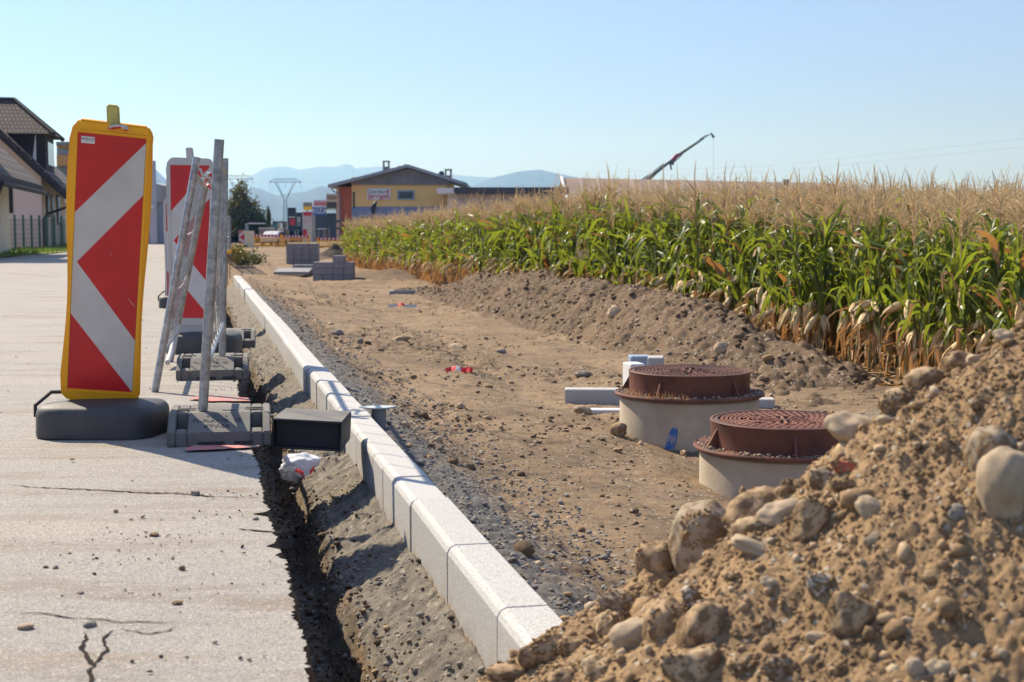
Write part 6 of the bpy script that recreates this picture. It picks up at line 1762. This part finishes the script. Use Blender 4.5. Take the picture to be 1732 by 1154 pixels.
# green fence
GRN = mat("green_fence_steel", (0.03, 0.085, 0.07), (0.04, 0.10, 0.08), rough=0.6, scale=2)
def green_fence(x0, rz, y0, y1, step, label, m, solid=False):
    t = empty("garden_fence", (x0, y0, 0), rz, label, "fence", "fences across the road")
    n = int((y1 - y0) / 0.976 / step)
    for k in range(n + 1):
        MB().tube([(0, k * step, 0), (0, k * step, 1.28)], 0.04, 8).build("post", m, t)
    g = MB(); Ln = n * step
    for i in range(7): g.box((0.01, Ln / 2, 0.12 + i * 0.165), (0.01, Ln, 0.012 if not solid else 0.13))
    if not solid:
        for i in range(int(Ln / 0.12)): g.box((-0.004, i * 0.12, 0.62), (0.008, 0.010, 1.05))
    g.build("mesh", m, t)
green_fence(-17.1, 0.0, 43, 55.5, 0.85, "green wire fence with square posts before the houses", GRN)
green_fence(-19.2, math.atan(0.222), 62, 96, 2.5, "grey board fence farther along the road", mat("grey_board_fence", (0.22, 0.25, 0.25), rough=0.8), True)
hd = []
for k in range(7):
    y = 48.5 + k * 1.9; x = float(xk(y)) - 8.3

# ------------------------------------------------------------------ hills
def hills(name, prof, Y, dep, m, label, seed, rough):
    px = np.linspace(-700, 2500, 900)
    top = np.interp(px, [a for a, b in prof], [b for a, b in prof])
    top = top + rough * fbm(px / 42.0, px * 0, 5, seed, 0.6)
    X = (px - 866) / F * Y
    hz = CAMH + (386 - top) / F * Y
    rows_ = 26; g = np.linspace(0, 1, rows_)[:, None]
    YY = Y - dep * (1 - g) + 0 * X[None, :]
    Xs = X[None, :] * (YY / Y)
    base = -8.0
    Z = base + (hz[None, :] - base) * (g ** 0.85) 
    Z = Z + (hz[None, :] - base) * 0.16 * fbm(Xs / (Y * 0.03), YY / (Y * 0.03), 5, seed + 3) * np.sin(np.pi * np.clip(g, 0, 1))
    back = np.stack([X * 1.3, np.full_like(X, Y * 1.3), np.full_like(X, base)], -1)
    V = np.concatenate([np.stack([Xs, YY, Z], -1).reshape(-1, 3), back])
    o = link(name, fast_mesh(name, V, grid_faces(rows_ + 1, len(px)), mats=[m], smooth=True)); tag(o, label, kind="structure")
FOREST = mat("forest_slope", (0.030, 0.052, 0.028), (0.055, 0.08, 0.035), rough=1, scale=0.004, grain=0.03)
hills("hill", [(-700, 330), (0, 330), (240, 260), (268, 288), (290, 310), (300, 318), (360, 328), (440, 318), (470, 330), (520, 325), (545, 315), (570, 322), (620, 335), (760, 338), (830, 330), (2500, 350)], 5200, 1900, FOREST, "nearer wooded hills behind the signs", 3, 2.0)
hills("hill", [(-700, 330), (600, 345), (780, 322), (840, 300), (880, 291), (912, 288), (940, 294), (985, 302), (1020, 316), (1100, 335), (2500, 350)], 7800, 2200, FOREST, "wooded summit to the right of the ochre building", 7, 1.4)
hills("mountain", [(-700, 330), (300, 325), (400, 308), (420, 302), (450, 286), (475, 283), (490, 284), (510, 288), (540, 284), (570, 284), (585, 279), (596, 280), (602, 286), (640, 282), (700, 290), (800, 299), (860, 302), (960, 310), (1020, 318), (1060, 324), (1130, 322), (1180, 305), (1225, 322), (1420, 330), (1640, 330), (1740, 314), (2500, 330)], 12500, 3000, FOREST, "pale mountain chain on the horizon", 11, 1.6)

# ------------------------------------------------------------------ haze
hz = MB(); hz.box((0, 6450, 395), (19000, 13500, 800))
hb = hz.build("haze", [])
hm = bpy.data.materials.new("haze_air"); hm.use_nodes = True; nt = hm.node_tree; nt.nodes.clear()
vo = nt.nodes.new("ShaderNodeVolumePrincipled"); ou = nt.nodes.new("ShaderNodeOutputMaterial"); L(nt, vo.outputs[0], ou.inputs['Volume'])
vo.inputs['Color'].default_value = (0.20, 0.45, 1.0, 1); vo.inputs['Absorption Color'].default_value = (1, 1, 1, 1); vo.inputs['Density'].default_value = 0.00017; vo.inputs['Anisotropy'].default_value = 0.45
hb.data.materials.append(hm); tag(hb, "thin blue air haze over the valley", "haze", kind="stuff")
